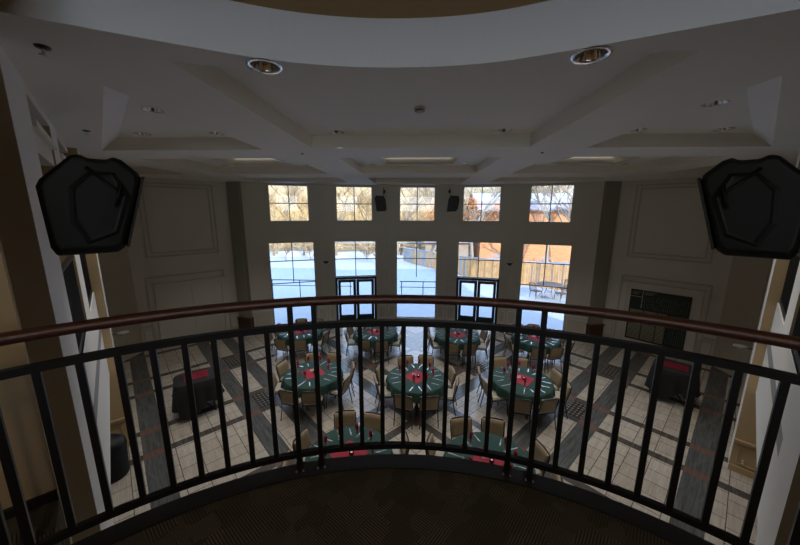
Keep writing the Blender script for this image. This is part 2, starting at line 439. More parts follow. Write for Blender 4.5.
for k in range(-2, 3):
    A, t, nrm, c0, rz = bays[k]
    n += 1; window_at(n, A, t, nrm, c0, HU, ZUB, ZUT, [0], [(ZUB+ZUT)/2])
    n += 1
    if abs(k) == 1:
        window_at(n, A, t, nrm, c0, HL, 2.1, ZLT, [0], [2.92])
        d = struct(bpy.data.objects.new('door_%d' % (1 if k < 0 else 2), None)); col.objects.link(d)
        c = A+t*c0+nrm*.14; d.location = (c.x, c.y, 0); d.rotation_euler.z = rz
        m = MB()
        m.box((0, 0, 2.04), (2*HL, .12, .12))
        for sx in (-1, 1): m.box((sx*(HL-.05), 0, 1.0), (.10, .12, 1.98))
        m.box((0, 0, .02), (2*HL, .14, .04))
        m.build('door_frame', 'green_frame', d)
        for sx in (-1, 1):
            m = MB(); w = HL-.115; cx = sx*(w/2+.001)
            m.box((cx-sx*(w/2-.07), 0, 1.0), (.13, .05, 1.92)); m.box((cx+sx*(w/2-.06), 0, 1.0), (.12, .05, 1.92))
            m.box((cx, 0, 1.90), (w-.24, .05, .12)); m.box((cx, 0, .16), (w-.24, .05, .25)); m.box((cx, 0, 1.02), (w-.24, .05, .09))
            lf = m.build('door_leaf', 'green_frame', d)
            m = MB(); m.box((cx, 0, 1.06), (w-.24, .01, 1.6)); m.build('pane', 'glass', lf)
            m = MB(); m.tube([(cx-.28, -.07, 1.02), (cx+.28, -.07, 1.02)], .02); m.build('push_bar', 'silver', lf)
    elif abs(k) == 2: window_at(n, A, t, nrm, c0, HL, ZLB, ZLT, [0], [2.92, 1.95], vert_z0=1.95)
    else: window_at(n, A, t, nrm, c0, HL, ZLB, ZLT, [0], [2.92], vert_z0=2.92-.9)
# back window behind the balcony
window_at(11, Vector((-1.8, -4, 0)), Vector((1, 0, 0)), Vector((0, -1, 0)), 1.8, 1.8, 5.02, 6.48, [0], [5.7])

# wainscot frames and mouldings
def frame_on(A, t, nin, s0, s1, z0, z1, w=.06, th=.025, m=None):
    rz = math.atan2(t.y, t.x)
    def b(sa, sb, za, zb):
        c = A+t*((sa+sb)/2)+nin*(th/2); m.box((c.x, c.y, (za+zb)/2), (sb-sa, th, zb-za), rz)
    b(s0, s1, z0, z0+w); b(s0, s1, z1-w, z1); b(s0, s0+w, z0+w, z1-w); b(s1-w, s1, z0+w, z1-w)
m = MB()
for k in range(-2, 3):
    A, t, nrm, c0, rz = bays[k]; L = {0: 2.72, 1: 2.70, 2: 3.155}[abs(k)]
    for a, b in ((0, c0-HL), (c0+HL, L)):
        if b-a < .2: continue
        frame_on(A, t, -nrm, a+.05, b-.04, .12, .72, .045, .02, m)
        c = A+t*((a+b)/2)-nrm*.015
        m.box((c.x, c.y, .80), (b-a, .03, .07), rz); m.box((c.x, c.y, .05), (b-a, .03, .10), rz)
struct(m.build('trim_1', 'trim'))
D45 = {}
for s, sd in ((-1, 'left'), (1, 'right')):
    A = Vector((s*7.5, 12.7, 0)); t = Vector((s, -1, 0)).normalized(); nin = Vector((-s, -1, 0)).normalized()
    D45[s] = (A, t, nin)
    m = MB(); q = lambda x: (x-7.5)*S2
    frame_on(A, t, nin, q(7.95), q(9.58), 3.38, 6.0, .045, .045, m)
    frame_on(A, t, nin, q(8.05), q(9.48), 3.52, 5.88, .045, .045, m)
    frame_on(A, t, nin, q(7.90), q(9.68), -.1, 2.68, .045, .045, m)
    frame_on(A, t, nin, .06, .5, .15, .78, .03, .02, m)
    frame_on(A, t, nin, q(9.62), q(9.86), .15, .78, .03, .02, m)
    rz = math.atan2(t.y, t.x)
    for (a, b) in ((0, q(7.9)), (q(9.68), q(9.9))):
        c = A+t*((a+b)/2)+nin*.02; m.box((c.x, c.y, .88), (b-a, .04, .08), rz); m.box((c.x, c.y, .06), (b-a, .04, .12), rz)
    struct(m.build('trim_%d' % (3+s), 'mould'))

# left alcove: blank double door
A, t, nin = D45[-1]; rz = math.atan2(t.y, t.x)
d = struct(bpy.data.objects.new('door_3', None)); col.objects.link(d)
c = A+t*((8.72-7.5)*S2); d.location = (c.x, c.y, 0); d.rotation_euler.z = rz
sgn = 1 if (Matrix.Rotation(-rz, 3, 'Z') @ nin).y > 0 else -1
m = MB(); W = 1.09
for sx in (-1, 1): m.box((sx*W, sgn*.05, 1.2), (.11, .10, 2.4), bev=.012)
m.box((0, sgn*.055, 2.36), (2*W+.2, .11, .12), bev=.012)
m.build('door_frame', 'trim', d)
for sx in (-1, 1):
    m = MB(); m.box((sx*W*.48, sgn*.015, 1.15), (W*.95, .03, 2.3)); m.build('door_leaf', 'wall', d)
    m2 = MB(); m2.tube([(sx*.09, sgn*.03, 1.02), (sx*.09, sgn*.07, 1.02)], .012)
    m2.tube([(sx*.09, sgn*.07, 1.0), (sx*.09, sgn*.07, 1.04)], .02); m2.build('door_handle', 'bronze', d)

# right: framed donor board
A, t, nin = D45[1]; rz = math.atan2(t.y, t.x)
c = A+t*((8.77-7.5)*S2)
bd = thing('donor_board', 'large dark green framed honour board with rows of small plaques on the right angled wall', 'notice board', (c.x, c.y, .2), rz)
sgn = 1 if (Matrix.Rotation(-rz, 3, 'Z') @ nin).y > 0 else -1
m = MB(); H = 2.16; W = 1.05
for sx in (-1, 1): m.box((sx*W, sgn*.04, H/2), (.14, .08, H+.04), bev=.015)
m.box((0, sgn*.045, H+.03), (2*W+.16, .09, .10), bev=.015); m.box((0, sgn*.06, H+.09), (2*W+.24, .12, .04), bev=.01)
m.box((0, sgn*.04, -.02), (2*W+.1, .08, .10), bev=.012)
m.build('board_frame', 'trim', bd)
m = MB(); m.box((0, sgn*.025, 1.02), (1.72, .03, 1.94)); m.build('board_panel', 'board', bd)
X0, X1 = -.86, .86
flip = 1
m = MB()
def bx(x0, x1, z0, z1, th=.006): m.box(((x0+x1)/2*flip, sgn*(.04+th/2), (z0+z1)/2), (x1-x0, th, z1-z0))
# rails dividing the cells at the top left, then vertical slats
bx(-.50, -.48, 1.30, 1.98); bx(X0, -.49, 1.72, 1.74)
for k in range(3): bx(X0+.05, X0+.32-.05*k, 1.90-.045*k, 1.91-.045*k)
for k in range(3): bx(-.44, -.1-.06*k, 1.92-.04*k, 1.93-.04*k)
m.build('divider', 'plaque', bd)
m = MB()
for k in range(24):
    z = .12+.047*k
    for (a, b) in ((X0+.05, X0+.44), (X0+.47, X0+.86), (X0+.89, X0+1.14)): bx(a, b, z, z+.020)
m.build('plaque_rows', 'plaque', bd)
m = MB()
random.seed(3)
for k in range(22):
    x = -.42+.057*k
    for j in range(9):
        if random.random() < .75: bx(x, x+.018, 1.32+.055*j, 1.36+.055*j)
for k in range(9):
    x = .34+.056*k
    for j in range(20):
        if random.random() < .8: bx(x, x+.02, .15+.055*j, .19+.055*j)
o = m.build('engraved_lettering', 'plaque2', bd)

# ------------------------------------------------------------------ piers, fascia, corridor structure (both sides mirrored)
def P2(s, x, off=.65): return (s*x, x-off)     # point on the diagonal plane |x|-y=off
def mirror(s, pts):
    return [(s*x, y) for x, y in pts] if s > 0 else [(s*x, y) for x, y in pts][::-1]
def diag_box(m, s, x0, x1, o0, o1, z0, z1, mi=0, face_mi=None):
    """plan box: along the diagonal from x0 to x1 (x on plane .65), perpendicular offset o0..o1 (m, outward)"""
    k = 1/S2
    a = [(x0+o0*k, x0-.65-o0*k), (x1+o0*k, x1-.65-o0*k), (x1+o1*k, x1-.65-o1*k), (x0+o1*k, x0-.65-o1*k)]
    a = a[::-1]     # ccw for s>0
    smi = None
    if face_mi is not None:
        # edges of a reversed list: (x0,o1)->(x1,o1) back; (x1,o1)->(x1,o0) end; (x1,o0)->(x0,o0) front; (x0,o0)->(x0,o1) near
        smi = [mi, mi, face_mi, mi]
    pts = [(s*x, y) for x, y in a]
    if s < 0:
        pts = pts[::-1]
        if smi: smi = smi[:-1][::-1]+[smi[-1]]
    area = sum(pts[i][0]*pts[(i+1) % 4][1]-pts[(i+1) % 4][0]*pts[i][1] for i in range(4))
    if area < 0:
        pts = pts[::-1]
        if smi: smi = smi[:-1][::-1]+[smi[-1]]
    m.prism(pts, z0, z1, mi, smi)
for s, sd in ((-1, 'left'), (1, 'right')):
    x0A, x1A = (2.82, 3.5) if s < 0 else (2.95, 3.56)
    # piers: cream on the hall face, taupe-brown on the faces turned to the balcony
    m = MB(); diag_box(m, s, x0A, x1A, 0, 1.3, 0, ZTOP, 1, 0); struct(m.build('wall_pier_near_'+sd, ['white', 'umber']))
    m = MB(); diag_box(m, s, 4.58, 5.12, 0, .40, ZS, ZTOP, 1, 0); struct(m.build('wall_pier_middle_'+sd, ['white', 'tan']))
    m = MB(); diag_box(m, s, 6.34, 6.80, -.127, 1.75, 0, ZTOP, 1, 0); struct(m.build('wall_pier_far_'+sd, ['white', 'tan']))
    # header beams and frieze over the openings
    m = MB()
    for (a, b) in ((x1A, 4.58), (5.12, 6.34)):
        diag_box(m, s, a, b, .02, .30, 5.58, 5.80, 0)
        diag_box(m, s, a, b, -.03, .02, 5.78, 5.84, 0)
        diag_box(m, s, a, b, .10, .30, 5.80, 6.05, 1)
        diag_box(m, s, a, b, 0, .30, 6.05, ZTOP, 0)
    struct(m.build('trim_%d' % (6+s), ['trim', 'grey']))
    # fascia
    m = MB(); diag_box(m, s, x1A, 6.34, .0, .30, 2.86, ZS, 0); diag_box(m, s, x1A, 6.34, .0, .30, 2.64, 2.86, 1)  # grey band set flush between the white ones
    diag_box(m, s, x1A, 6.34, .0, .30, 1.72, 2.64, 0)
    struct(m.build('trim_%d' % (9+s), ['white', 'grey']))
    # corridor slab
    m = MB(); pts = [(2.95, 2.30), (3.93, 1.32), (7.35, 4.65), (6.34, 5.66)]
    pts = mirror(s, pts)
    m.prism(pts, ZS-.3, ZS); struct(m.build('floor_corridor_'+sd, 'carpet'))
    # baseboards
    m = MB()
    a = Vector((s*2.05, 1.40, 0)); b = Vector((s*3.03, .42, 0)); t = (b-a).normalized(); n_ = Vector((-s, -1, 0)).normalized()
    c = (a+b)/2+n_*.012; c = (a+b)/2+Vector((-s*.0, 0, 0))+n_*.012
    m.box((c.x, c.y, ZS+.025), ((b-a).length, .024, .05), math.atan2(t.y, t.x))
    struct(m.build('baseboard_'+sd, 'basebd'))
    # wainscot on the ground floor return beside the far pier
    a = Vector((s*6.25, 5.78, 0)); t = Vector((s, -1, 0)).normalized(); nn = Vector((-s, -1, 0)).normalized(); rz = math.atan2(t.y, t.x)
    m = MB()
    for z, h, th in ((.66, .05, .04), (.60, .03, .025), (.06, .12, .03)):
        c = a+t*.6+nn*(th/2); m.box((c.x, c.y, z), (1.2, th, h), rz)
    frame_on(a, t, nn, .08, 1.0, .17, .54, .025, .015, m)
    struct(m.build('trim_%d' % (12+s), 'tan'))

# wall outlet right
a = Vector((6.25, 5.78, 0)); t = Vector((1, -1, 0)).normalized(); nn = Vector((-1, -1, 0)).normalized()
c = a+t*.17+nn*.012
th_ = thing('wall_outlet', 'small almond wall outlet in the tan wainscot at lower right', 'outlet', (c.x, c.y, .25), math.atan2(t.y, t.x))
m = MB(); m.box((0, 0, 0), (.075, .012, .12), bev=.003); m.build('cover_plate', 'outplate', th_)
m = MB()
m.bm.free()
for z in (-.028, .028):
    m = MB(); m.box((0, 0, z), (.03, .022, .034), bev=.002); m.build('socket', 'white_card', th_)

# corridor guard railings with close pickets
def picket_rail(s, x0, x1, label, group):
    L = (x1-x0)*S2
    c = ((x0+x1)/2+.025, (x0+x1)/2-.65-.025)
    rz = s*PI/4
    r = thing('corridor_railing', label, 'railing', (s*c[0], c[1], ZS), rz, group)
    m = MB(); m.box((0, 0, .965), (L, .055, .04), bev=.008); m.build('handrail', 'black_metal', r)
    m = MB(); m.box((0, 0, .045), (L, .03, .09)); m.build('bottom_rail', 'black_metal', r)
    n_ = int(L/.10)
    b0 = None
    for i in range(n_):
        x = -L/2+L*(i+.5)/n_
        if b0 is None:
            m = MB(); m.box((0, 0, .515), (.028, .028, .86)); b0 = m.build('picket', 'black_metal', r); b0.location.x = x
        else:
            b = b0.copy(); col.objects.link(b); b.parent = r; b.location.x = x
picket_rail(-1, 3.5, 4.58, 'dark picket guard rail in the left wall opening nearest the balcony', 'corridor guard rails')
picket_rail(-1, 5.12, 6.34, 'dark picket guard rail in the farther opening of the left wall', 'corridor guard rails')
picket_rail(1, 3.56, 4.58, 'dark picket guard rail in the right wall opening nearest the balcony', 'corridor guard rails')
picket_rail(1, 5.12, 6.34, 'dark picket guard rail in the farther opening of the right wall', 'corridor guard rails')

# ------------------------------------------------------------------ balcony slab, kerb, railing
XC, YC, RR = -.073, -.55, 2.307
def arc(R, a0, a1, n):
    return [(XC+R*math.sin(math.radians(a0+(a1-a0)*i/n)), YC+R*math.cos(math.radians(a0+(a1-a0)*i/n))) for i in range(n+1)]
m = MB(); inner = arc(2.237, -47, 47, 56)
pts = [(-3.03, -4), (3.03, -4), (3.03, .42), (2.05, 1.40), (1.86, 1.22)]+inner[::-1]+[(-1.86, 1.22), (-2.05, 1.40), (-3.03, .42)]
m.fill([pts], ZS)
m.fill([pts], ZS-.3); m.skirt(pts, ZS-.3, ZS)
struct(m.build('floor_balcony', 'carpet'))
m = MB(); o_ = arc(2.35, -47, 47, 56)
for i in range(56):
    a, b, c, d = inner[i], inner[i+1], o_[i+1], o_[i]
    for z0, z1 in ((ZS-.45, ZS+.008),):
        m.poly([(*a, z1), (*b, z1), (*c, z1), (*d, z1)][::-1]); m.poly([(*a, z0), (*b, z0), (*c, z0), (*d, z0)])
        m.poly([(*d, z0), (*d, z1), (*c, z1), (*c, z0)][::-1]); m.poly([(*a, z0), (*a, z1), (*b, z1), (*b, z0)])
struct(m.build('trim_14', 'kerb', recalc=True))

rl = thing('balcony_railing', 'curved black metal balcony railing with a mahogany wood handrail in the foreground', 'railing', (XC, YC, ZS))
def arcz(R, z, a0=-51.5, a1=51.5, n=80): return [(R*math.sin(math.radians(a0+(a1-a0)*i/n)), R*math.cos(math.radians(a0+(a1-a0)*i/n)), z) for i in range(n+1)]
def sweep(m, R, z, w, h, bevel=0, a0=-51.5, a1=51.5, n=80):
    if bevel:   # moulded section
        sec = [(-w/2, -h*.1), (-w*.42, h*.32), (-w*.2, h*.5), (w*.2, h*.5), (w*.42, h*.32), (w/2, -h*.1), (w*.3, -h*.5), (-w*.3, -h*.5)]
    else: sec = [(-w/2, -h/2), (-w/2, h/2), (w/2, h/2), (w/2, -h/2)]
    rings = []
    for i in range(n+1):
        a = math.radians(a0+(a1-a0)*i/n)
        rings.append([m.bm.verts.new(((R+dx)*math.sin(a), (R+dx)*math.cos(a), z+dz)) for dx, dz in sec])
    k = len(sec)
    for A, B in zip(rings, rings[1:]):
        for j in range(k):
            f = m.bm.faces.new((A[j], A[(j+1) % k], B[(j+1) % k], B[j])); f.smooth = bool(bevel)
    m.bm.faces.new(rings[0]); m.bm.faces.new(rings[-1][::-1])
m = MB(); sweep(m, RR, 1.072, .062, .046, 1); m.build('handrail', 'wood', rl, recalc=True)
m = MB(); sweep(m, RR, .927, .034, .034); m.build('top_rail', 'black_metal', rl, recalc=True)
m = MB(); sweep(m, RR, .110, .030, .032); m.build('bottom_rail', 'black_metal', rl, recalc=True)
m = MB(); m.box((0, 0, .5185), (.026, .026, .79)); bal0 = None
postks = (-5, -4, 5, 6, 14, 15, -14, -15)
for k in range(-15, 16):
    a = math.radians(-1.67+3.185*k)
    x, y = RR*math.sin(a), RR*math.cos(a)
    if k in postks:
        mm = MB(); mm.box((0, 0, .53), (.029, .029, 1.04)); mm.box((0, 0, .018), (.055, .055, .022), bev=.004); mm.box((0, 0, .05), (.036, .036, .05), bev=.004)
        p = mm.build('post', 'black_metal', rl, (x, y, 0), -a)
        mm = MB()
        for q in (-1, 1): mm.tube([(q*.02, -.013, .018), (q*.02, -.036, .018)], .006, 8)
        mm.build('bolt', 'silver', p)
    elif bal0 is None:
        bal0 = m.build('baluster', 'black_metal', rl, (x, y, 0), -a)
    else:
        b = bal0.copy(); col.objects.link(b); b.parent = rl; b.location = (x, y, 0); b.rotation_euler.z = -a

mm = MB(); mm.box((0, 0, .53), (.036, .036, 1.04)); a = math.radians(-47.9); mm.build('newel', 'black_metal', rl, (RR*math.sin(a), RR*math.cos(a), 0), -a)
# ------------------------------------------------------------------ ceiling
rim = [(-4.2, .95), (-3.2, 1.52), (-2.46, 1.93), (-2.08, 2.13), (-1.7, 2.33), (-1.3, 2.52), (-.98, 2.63), (-.6, 2.71), (-.22, 2.74), (.16, 2.73), (.54, 2.67), (.84, 2.57), (1.23, 2.42), (1.63, 2.26), (2.03, 2.10), (2.6, 1.84), (3.2, 1.54), (4.2, .95)]
# smooth
def chaikin(p, n=2):
    for _ in range(n):
        q = [p[0]]
        for a, b in zip(p, p[1:]): q += [(a[0]*.75+b[0]*.25, a[1]*.75+b[1]*.25), (a[0]*.25+b[0]*.75, a[1]*.25+b[1]*.75)]
        p = q+[p[-1]]
    return p
rim = chaikin(rim)
CZ = 6.37
coffers = []
near = [(x, y+.31) for x, y in rim if -1.7 < x < 1.7]
coffers.append(dict(p=[(-1.95, 5.93), (-1.95, 2.56)]+near+[(1.9, 2.56), (1.9, 5.93)], rec=None,
    dl=[(-1.45, 5.7), (1.38, 5.68)]))
for s in (-1, 1):
    coffers.append(dict(p=[(s*2.92, 6.02), (s*2.92, 3.0), (s*6.02, 6.02)], cap=[(s*2.92, 6.02), (s*2.92, 3.36), (s*5.66, 6.02)], rec=None,
        dl=[(s*3.62, 4.42), (s*4.92, 5.72), (s*3.55, 5.72)]))
    coffers.append(dict(p=[(s*2.75, 9.9), (s*2.75, 7.0), (s*6.15, 7.0), (s*6.15, 9.9)], rec=(s*3.75, s*5.35, 7.6, 9.35), dl=[(s*3.2, 7.35), (s*5.8, 7.35), (s*3.2, 9.6), (s*5.8, 9.6)]))
    coffers.append(dict(p=[(s*7.1, 9.9), (s*7.1, 7.35), (s*9.4, 9.55), (s*9.4, 9.9)], rec=None, dl=[]))
    coffers.append(dict(p=[(s*2.75, 12.6), (s*2.75, 11.0), (s*6.1, 11.0), (s*6.1, 12.4)], rec=None, dl=[(s*3.5, 11.7), (s*5.2, 11.7)]))
coffers.append(dict(p=[(-1.72, 9.9), (-1.72, 7.0), (1.72, 7.0), (1.72, 9.9)], rec=(-.95, .95, 7.6, 9.35), dl=[(-1.35, 7.4), (1.35, 7.4), (-1.35, 9.55), (1.35, 9.55)]))
coffers.append(dict(p=[(-1.72, 13.4), (-1.72, 11.0), (1.72, 11.0), (1.72, 13.4)], rec=None, dl=[(-1.1, 12.1), (1.1, 12.1)]))
outer = rim+[(7.4, 4.2), (10.2, 7.4), (10.2, 10.6), (8.0, 12.9), (7.2, 12.9), (4.1, 13.9), (1.4, 14.4), (-1.4, 14.4), (-4.1, 13.9), (-7.2, 12.9), (-8.0, 12.9), (-10.2, 10.6), (-10.2, 7.4), (-7.4, 4.2)]
m = MB()
LEDGE = [(-1.27, 2.67), (1.17, 2.59)]
m.fill([outer]+[c['p'] for c in coffers]+[[(x+.106*math.cos(2*PI*k/20), y+.106*math.sin(2*PI*k/20)) for k in range(20)] for x, y in LEDGE], ZC)
for c in coffers:
    cap = c.get('cap', c['p']); nn_ = len(cap)
    for i in range(nn_):
        a, b, a2, b2 = c['p'][i], c['p'][(i+1) % nn_], cap[i], cap[(i+1) % nn_]
        m.poly([(*a, ZC), (*b, ZC), (*b2, CZ), (*a2, CZ)], 0 if 'cap' in c and i == 1 else 1)
    holes = []
    for (x, y) in c['dl']: holes.append([(x+.106*math.cos(2*PI*k/20), y+.106*math.sin(2*PI*k/20)) for k in range(20)])
    if c['rec']:
        a, b, y0, y1 = c['rec']; a, b = min(a, b), max(a, b)
        q = [(a, y0), (b, y0), (b, y1), (a, y1)]; holes.append(q); m.skirt(q, CZ, CZ+.2, 1)
    m.fill([cap]+holes, CZ)
ceil = struct(m.build('ceiling', ['ceil', 'coffer']))
m = MB(); m.skirt(rim, ZC, 6.50, closed=False)
struct(m.build('trim_15', 'rimm'))
m = MB(); m.fill([rim+[(4.2, -4.2), (-4.2, -4.2)]], 6.49); struct(m.build('ceiling_balcony', 'tan_ceil'))
m = MB()
m.box((0, 5.2, 7.1), (24, 19.6, .2)); m.box((0, -6.6, 6.9), (9, 4.4, .15)); struct(m.build('roof', 'roofgrey'))  # second box is an unseen overhang, added to keep sun off the back window
m = MB(); m.box((0, -24, -.2), (80, 39, .2)); struct(m.build('ground_snow_back', 'snow'))
# glowing strips in the inner recesses
for c in coffers:
    if c['rec']:
        a, b, y0, y1 = c['rec']; a, b = min(a, b), max(a, b)
        wh = 'centre' if abs(a+b) < .1 else ('left' if a < 0 else 'right')
        t_ = thing('recess_strip', 'slim glowing strip high in the recess of the %s second-row ceiling coffer' % wh, 'ceiling light', ((a+b)/2, (y0+y1)/2, CZ+.19), 0, 'glowing recess strips')
        m = MB(); m.box((0, (y1-y0)/2-.03, -.015), (b-a-.1, .03, .028)); m.build('glow_strip', 'stripglow', t_)
        m = MB()
        for sx in (-1, 1): m.box((sx*((b-a)/2+.03), 0, -.195), (.06, y1-y0+.12, .025))
        for sy in (-1, 1): m.box((0, sy*((y1-y0)/2+.03), -.195), (b-a, .06, .025))
        m.build('recess_frame', 'trim', t_)
# recessed downlights
DLP = 60
dl0 = None
names = {0: 'centre', 1: 'left', -1: 'right'}
dls = []
for c in coffers:
    for (x, y) in c['dl']:
        side = 'centre' if abs(x) < 2 else ('left' if x < 0 else 'right')
        lr = 'left' if x < 0 else 'right'
        if y < 6.2:
            if side == 'centre': lb = 'chrome recessed downlight in the large centre coffer, its %s %s corner' % ('balcony-side' if y < 4 else 'window-side', lr)
            else: lb = 'chrome recessed downlight in the %s triangular coffer, %s' % (side, 'nearest the balcony' if y < 5 else ('toward the side wall' if abs(x) > 4.5 else 'beside the long beam'))
        else:
            row = 'second' if y < 10.5 else 'third'
            inner_ = ('left' if x < 0 else 'right') if side == 'centre' else ('inner' if abs(x) < 4.3 else 'outer')
            lb = 'recessed downlight in the %s-row %s coffer, %s%s' % (row, side, inner_, ' end' if row == 'third' else (' front corner' if y < 8 else ' rear corner'))
        dls.append((x, y, lb))
def make_dl(x, y, lb, z=CZ):
    global dl0
    if dl0 is None:
        t_ = thing('recessed_downlight', lb, 'ceiling light', (x, y, z), 0, 'recessed downlights')
        L_ = bpy.data.lights.new('downlight_fill', 'SPOT'); L_.energy = DLP; L_.spot_size = math.radians(84); L_.spot_blend = .5; L_.shadow_soft_size = .03; L_.color = (1, .94, .86)  # fill spot added in a fitting that is itself unlit, brightens the room
        o = bpy.data.objects.new('downlight_fill', L_); col.objects.link(o); o.parent = t_; o.location = (0, 0, .03)
        m = MB(); m.lathe([(.083, .01), (.083, -.004), (.105, -.006), (.108, .0)], 28); m.build('trim_ring', 'chrome', t_)
        m = MB(); m.lathe([(.084, 0), (.07, .05), (.045, .09), (.02, .105), (.001, .106)], 28, wave=lambda j, a: .003*math.cos(a*14)); m.build('reflector', 'chrome', t_)
        m = MB(); m.lathe([(.001, .04), (.02, .045), (.028, .07), (.015, .1)], 16); m.build('bulb', 'bulb', t_)
        dl0 = t_; t_.scale = (1.25, 1.25, 1.25)
    else: dup(dl0, (x, y, z), label=lb)
for d_ in dls: make_dl(*d_)
for o in [o for o in col.objects if o.type == 'LIGHT' and o.name.startswith('downlight_fill') and o.parent.location.y > 10.5]: bpy.data.objects.remove(o)
for i_, (x, y) in enumerate(LEDGE):
    c_ = dup(dl0, (x, y, ZC), label='large chrome downlight right beside the curved ceiling rim, the %s one' % ('left', 'right')[i_])
    for ch in list(c_.children):
        if ch.type == 'LIGHT': bpy.data.objects.remove(ch)
# smoke detector, sprinkler
t_ = thing('smoke_detector', 'round white smoke detector in the middle of the centre coffer', 'smoke detector', (-.04, 4.45, CZ))
m = MB(); m.lathe([(.001, -.055), (.04, -.054), (.06, -.04), (.07, -.02), (.07, -.001)], 24); m.build('cover', 'white_card', t_)
m = MB(); m.lathe([(.045, -.056), (.05, -.03), (.064, -.028), (.066, -.045)], 24); m.build('vent_ring', 'lens', t_)
t_ = thing('ceiling_sprinkler', 'small dark ceiling sprinkler above the left speaker', 'sprinkler', (-2.66, 2.31, ZC))
m = MB(); m.lathe([(.045, -.001), (.04, -.012), (.025, -.016), (.012, -.02)], 20); m.build('escutcheon', 'lens', t_)
m = MB(); m.tube([(0, 0, -.012), (0, 0, -.05)], .009); m.lathe([(.001, -.05), (.026, -.052), (.026, -.056), (.001, -.058)], 14); m.build('sprinkler_head', 'silver', t_)
t_ = thing('ceiling_sprinkler', 'small dark ceiling sprinkler near the left side wall beyond the first', 'sprinkler', (-4.75, 4.55, ZC))
m = MB(); m.lathe([(.045, -.001), (.04, -.012), (.025, -.016), (.012, -.02)], 20); m.build('escutcheon', 'lens', t_)
m = MB(); m.tube([(0, 0, -.012), (0, 0, -.05)], .009); m.lathe([(.001, -.05), (.026, -.052), (.026, -.056), (.001, -.058)], 14); m.build('sprinkler_head', 'silver', t_)
for s, lb in ((-1, 'left'), (1, 'right')):
    tag(MB() and (lambda mm: (mm.lathe([(.001, -.02), (.02, -.018), (.025, 0)], 12), mm.build('ceiling_sensor', 'lens', None, (s*2.32, 6.45, ZC)))[1])(MB()),
        'tiny dark ceiling sensor on the %s long beam' % lb, 'sensor', 'beam sensors')

# ------------------------------------------------------------------ near loudspeakers
prof = [(0, .50), (.0, .45), (-.13, .03), (-.17, 0), (-.44, 0), (-.46, .05), (-.47, .40), (-.45, .44), (-.31, .585), (-.27, .595), (-.24, .575), (-.15, .575), (-.12, .595), (-.08, .58), (-.02, .52)]
prof = prof[::-1]
def speaker_shell(m, sx, P, w, inset=0):
    """profile (depth, z) extruded sideways; sides taper to the rear"""
    cxm = sum(p[0] for p in P)/len(P); czm = sum(p[1] for p in P)/len(P)
    def ring(y, k): return [m.bm.verts.new((cxm+(a-cxm)*k, y, czm+(z-czm)*k)) for a, z in P]
    rs = [ring(-w/2, .90), ring(-w/2+.03, 1.0), ring(w/2-.03, 1.0), ring(w/2, .90)]
    n_ = len(P)
    for A, B in zip(rs, rs[1:]):
        for i in range(n_): m.bm.faces.new((A[i], A[(i+1) % n_], B[(i+1) % n_], B[i]))
    m.bm.faces.new(rs[0][::-1]); m.bm.faces.new(rs[-1])
def hex_panel(m, y, sy):
    H = [(-.12, .50), (-.06, .36), (-.15, .12), (-.30, .06), (-.36, .20), (-.34, .40), (-.24, .50)]
    a = [m.bm.verts.new((p[0], y, p[1])) for p in H]
    cx_ = sum(p[0] for p in H)/7; cz_ = sum(p[1] for p in H)/7
    b = [m.bm.verts.new((cx_+(p[0]-cx_)*.82, y+sy*.012, cz_+(p[1]-cz_)*.90)) for p in H]
    c = [m.bm.verts.new((cx_+(p[0]-cx_)*.74, y+sy*.009, cz_+(p[1]-cz_)*.84)) for p in H]
    for A, B in ((a, b), (b, c)):
        for i in range(7): m.bm.faces.new((A[i], A[(i+1) % 7], B[(i+1) % 7], B[i]))
    m.bm.faces.new(c)
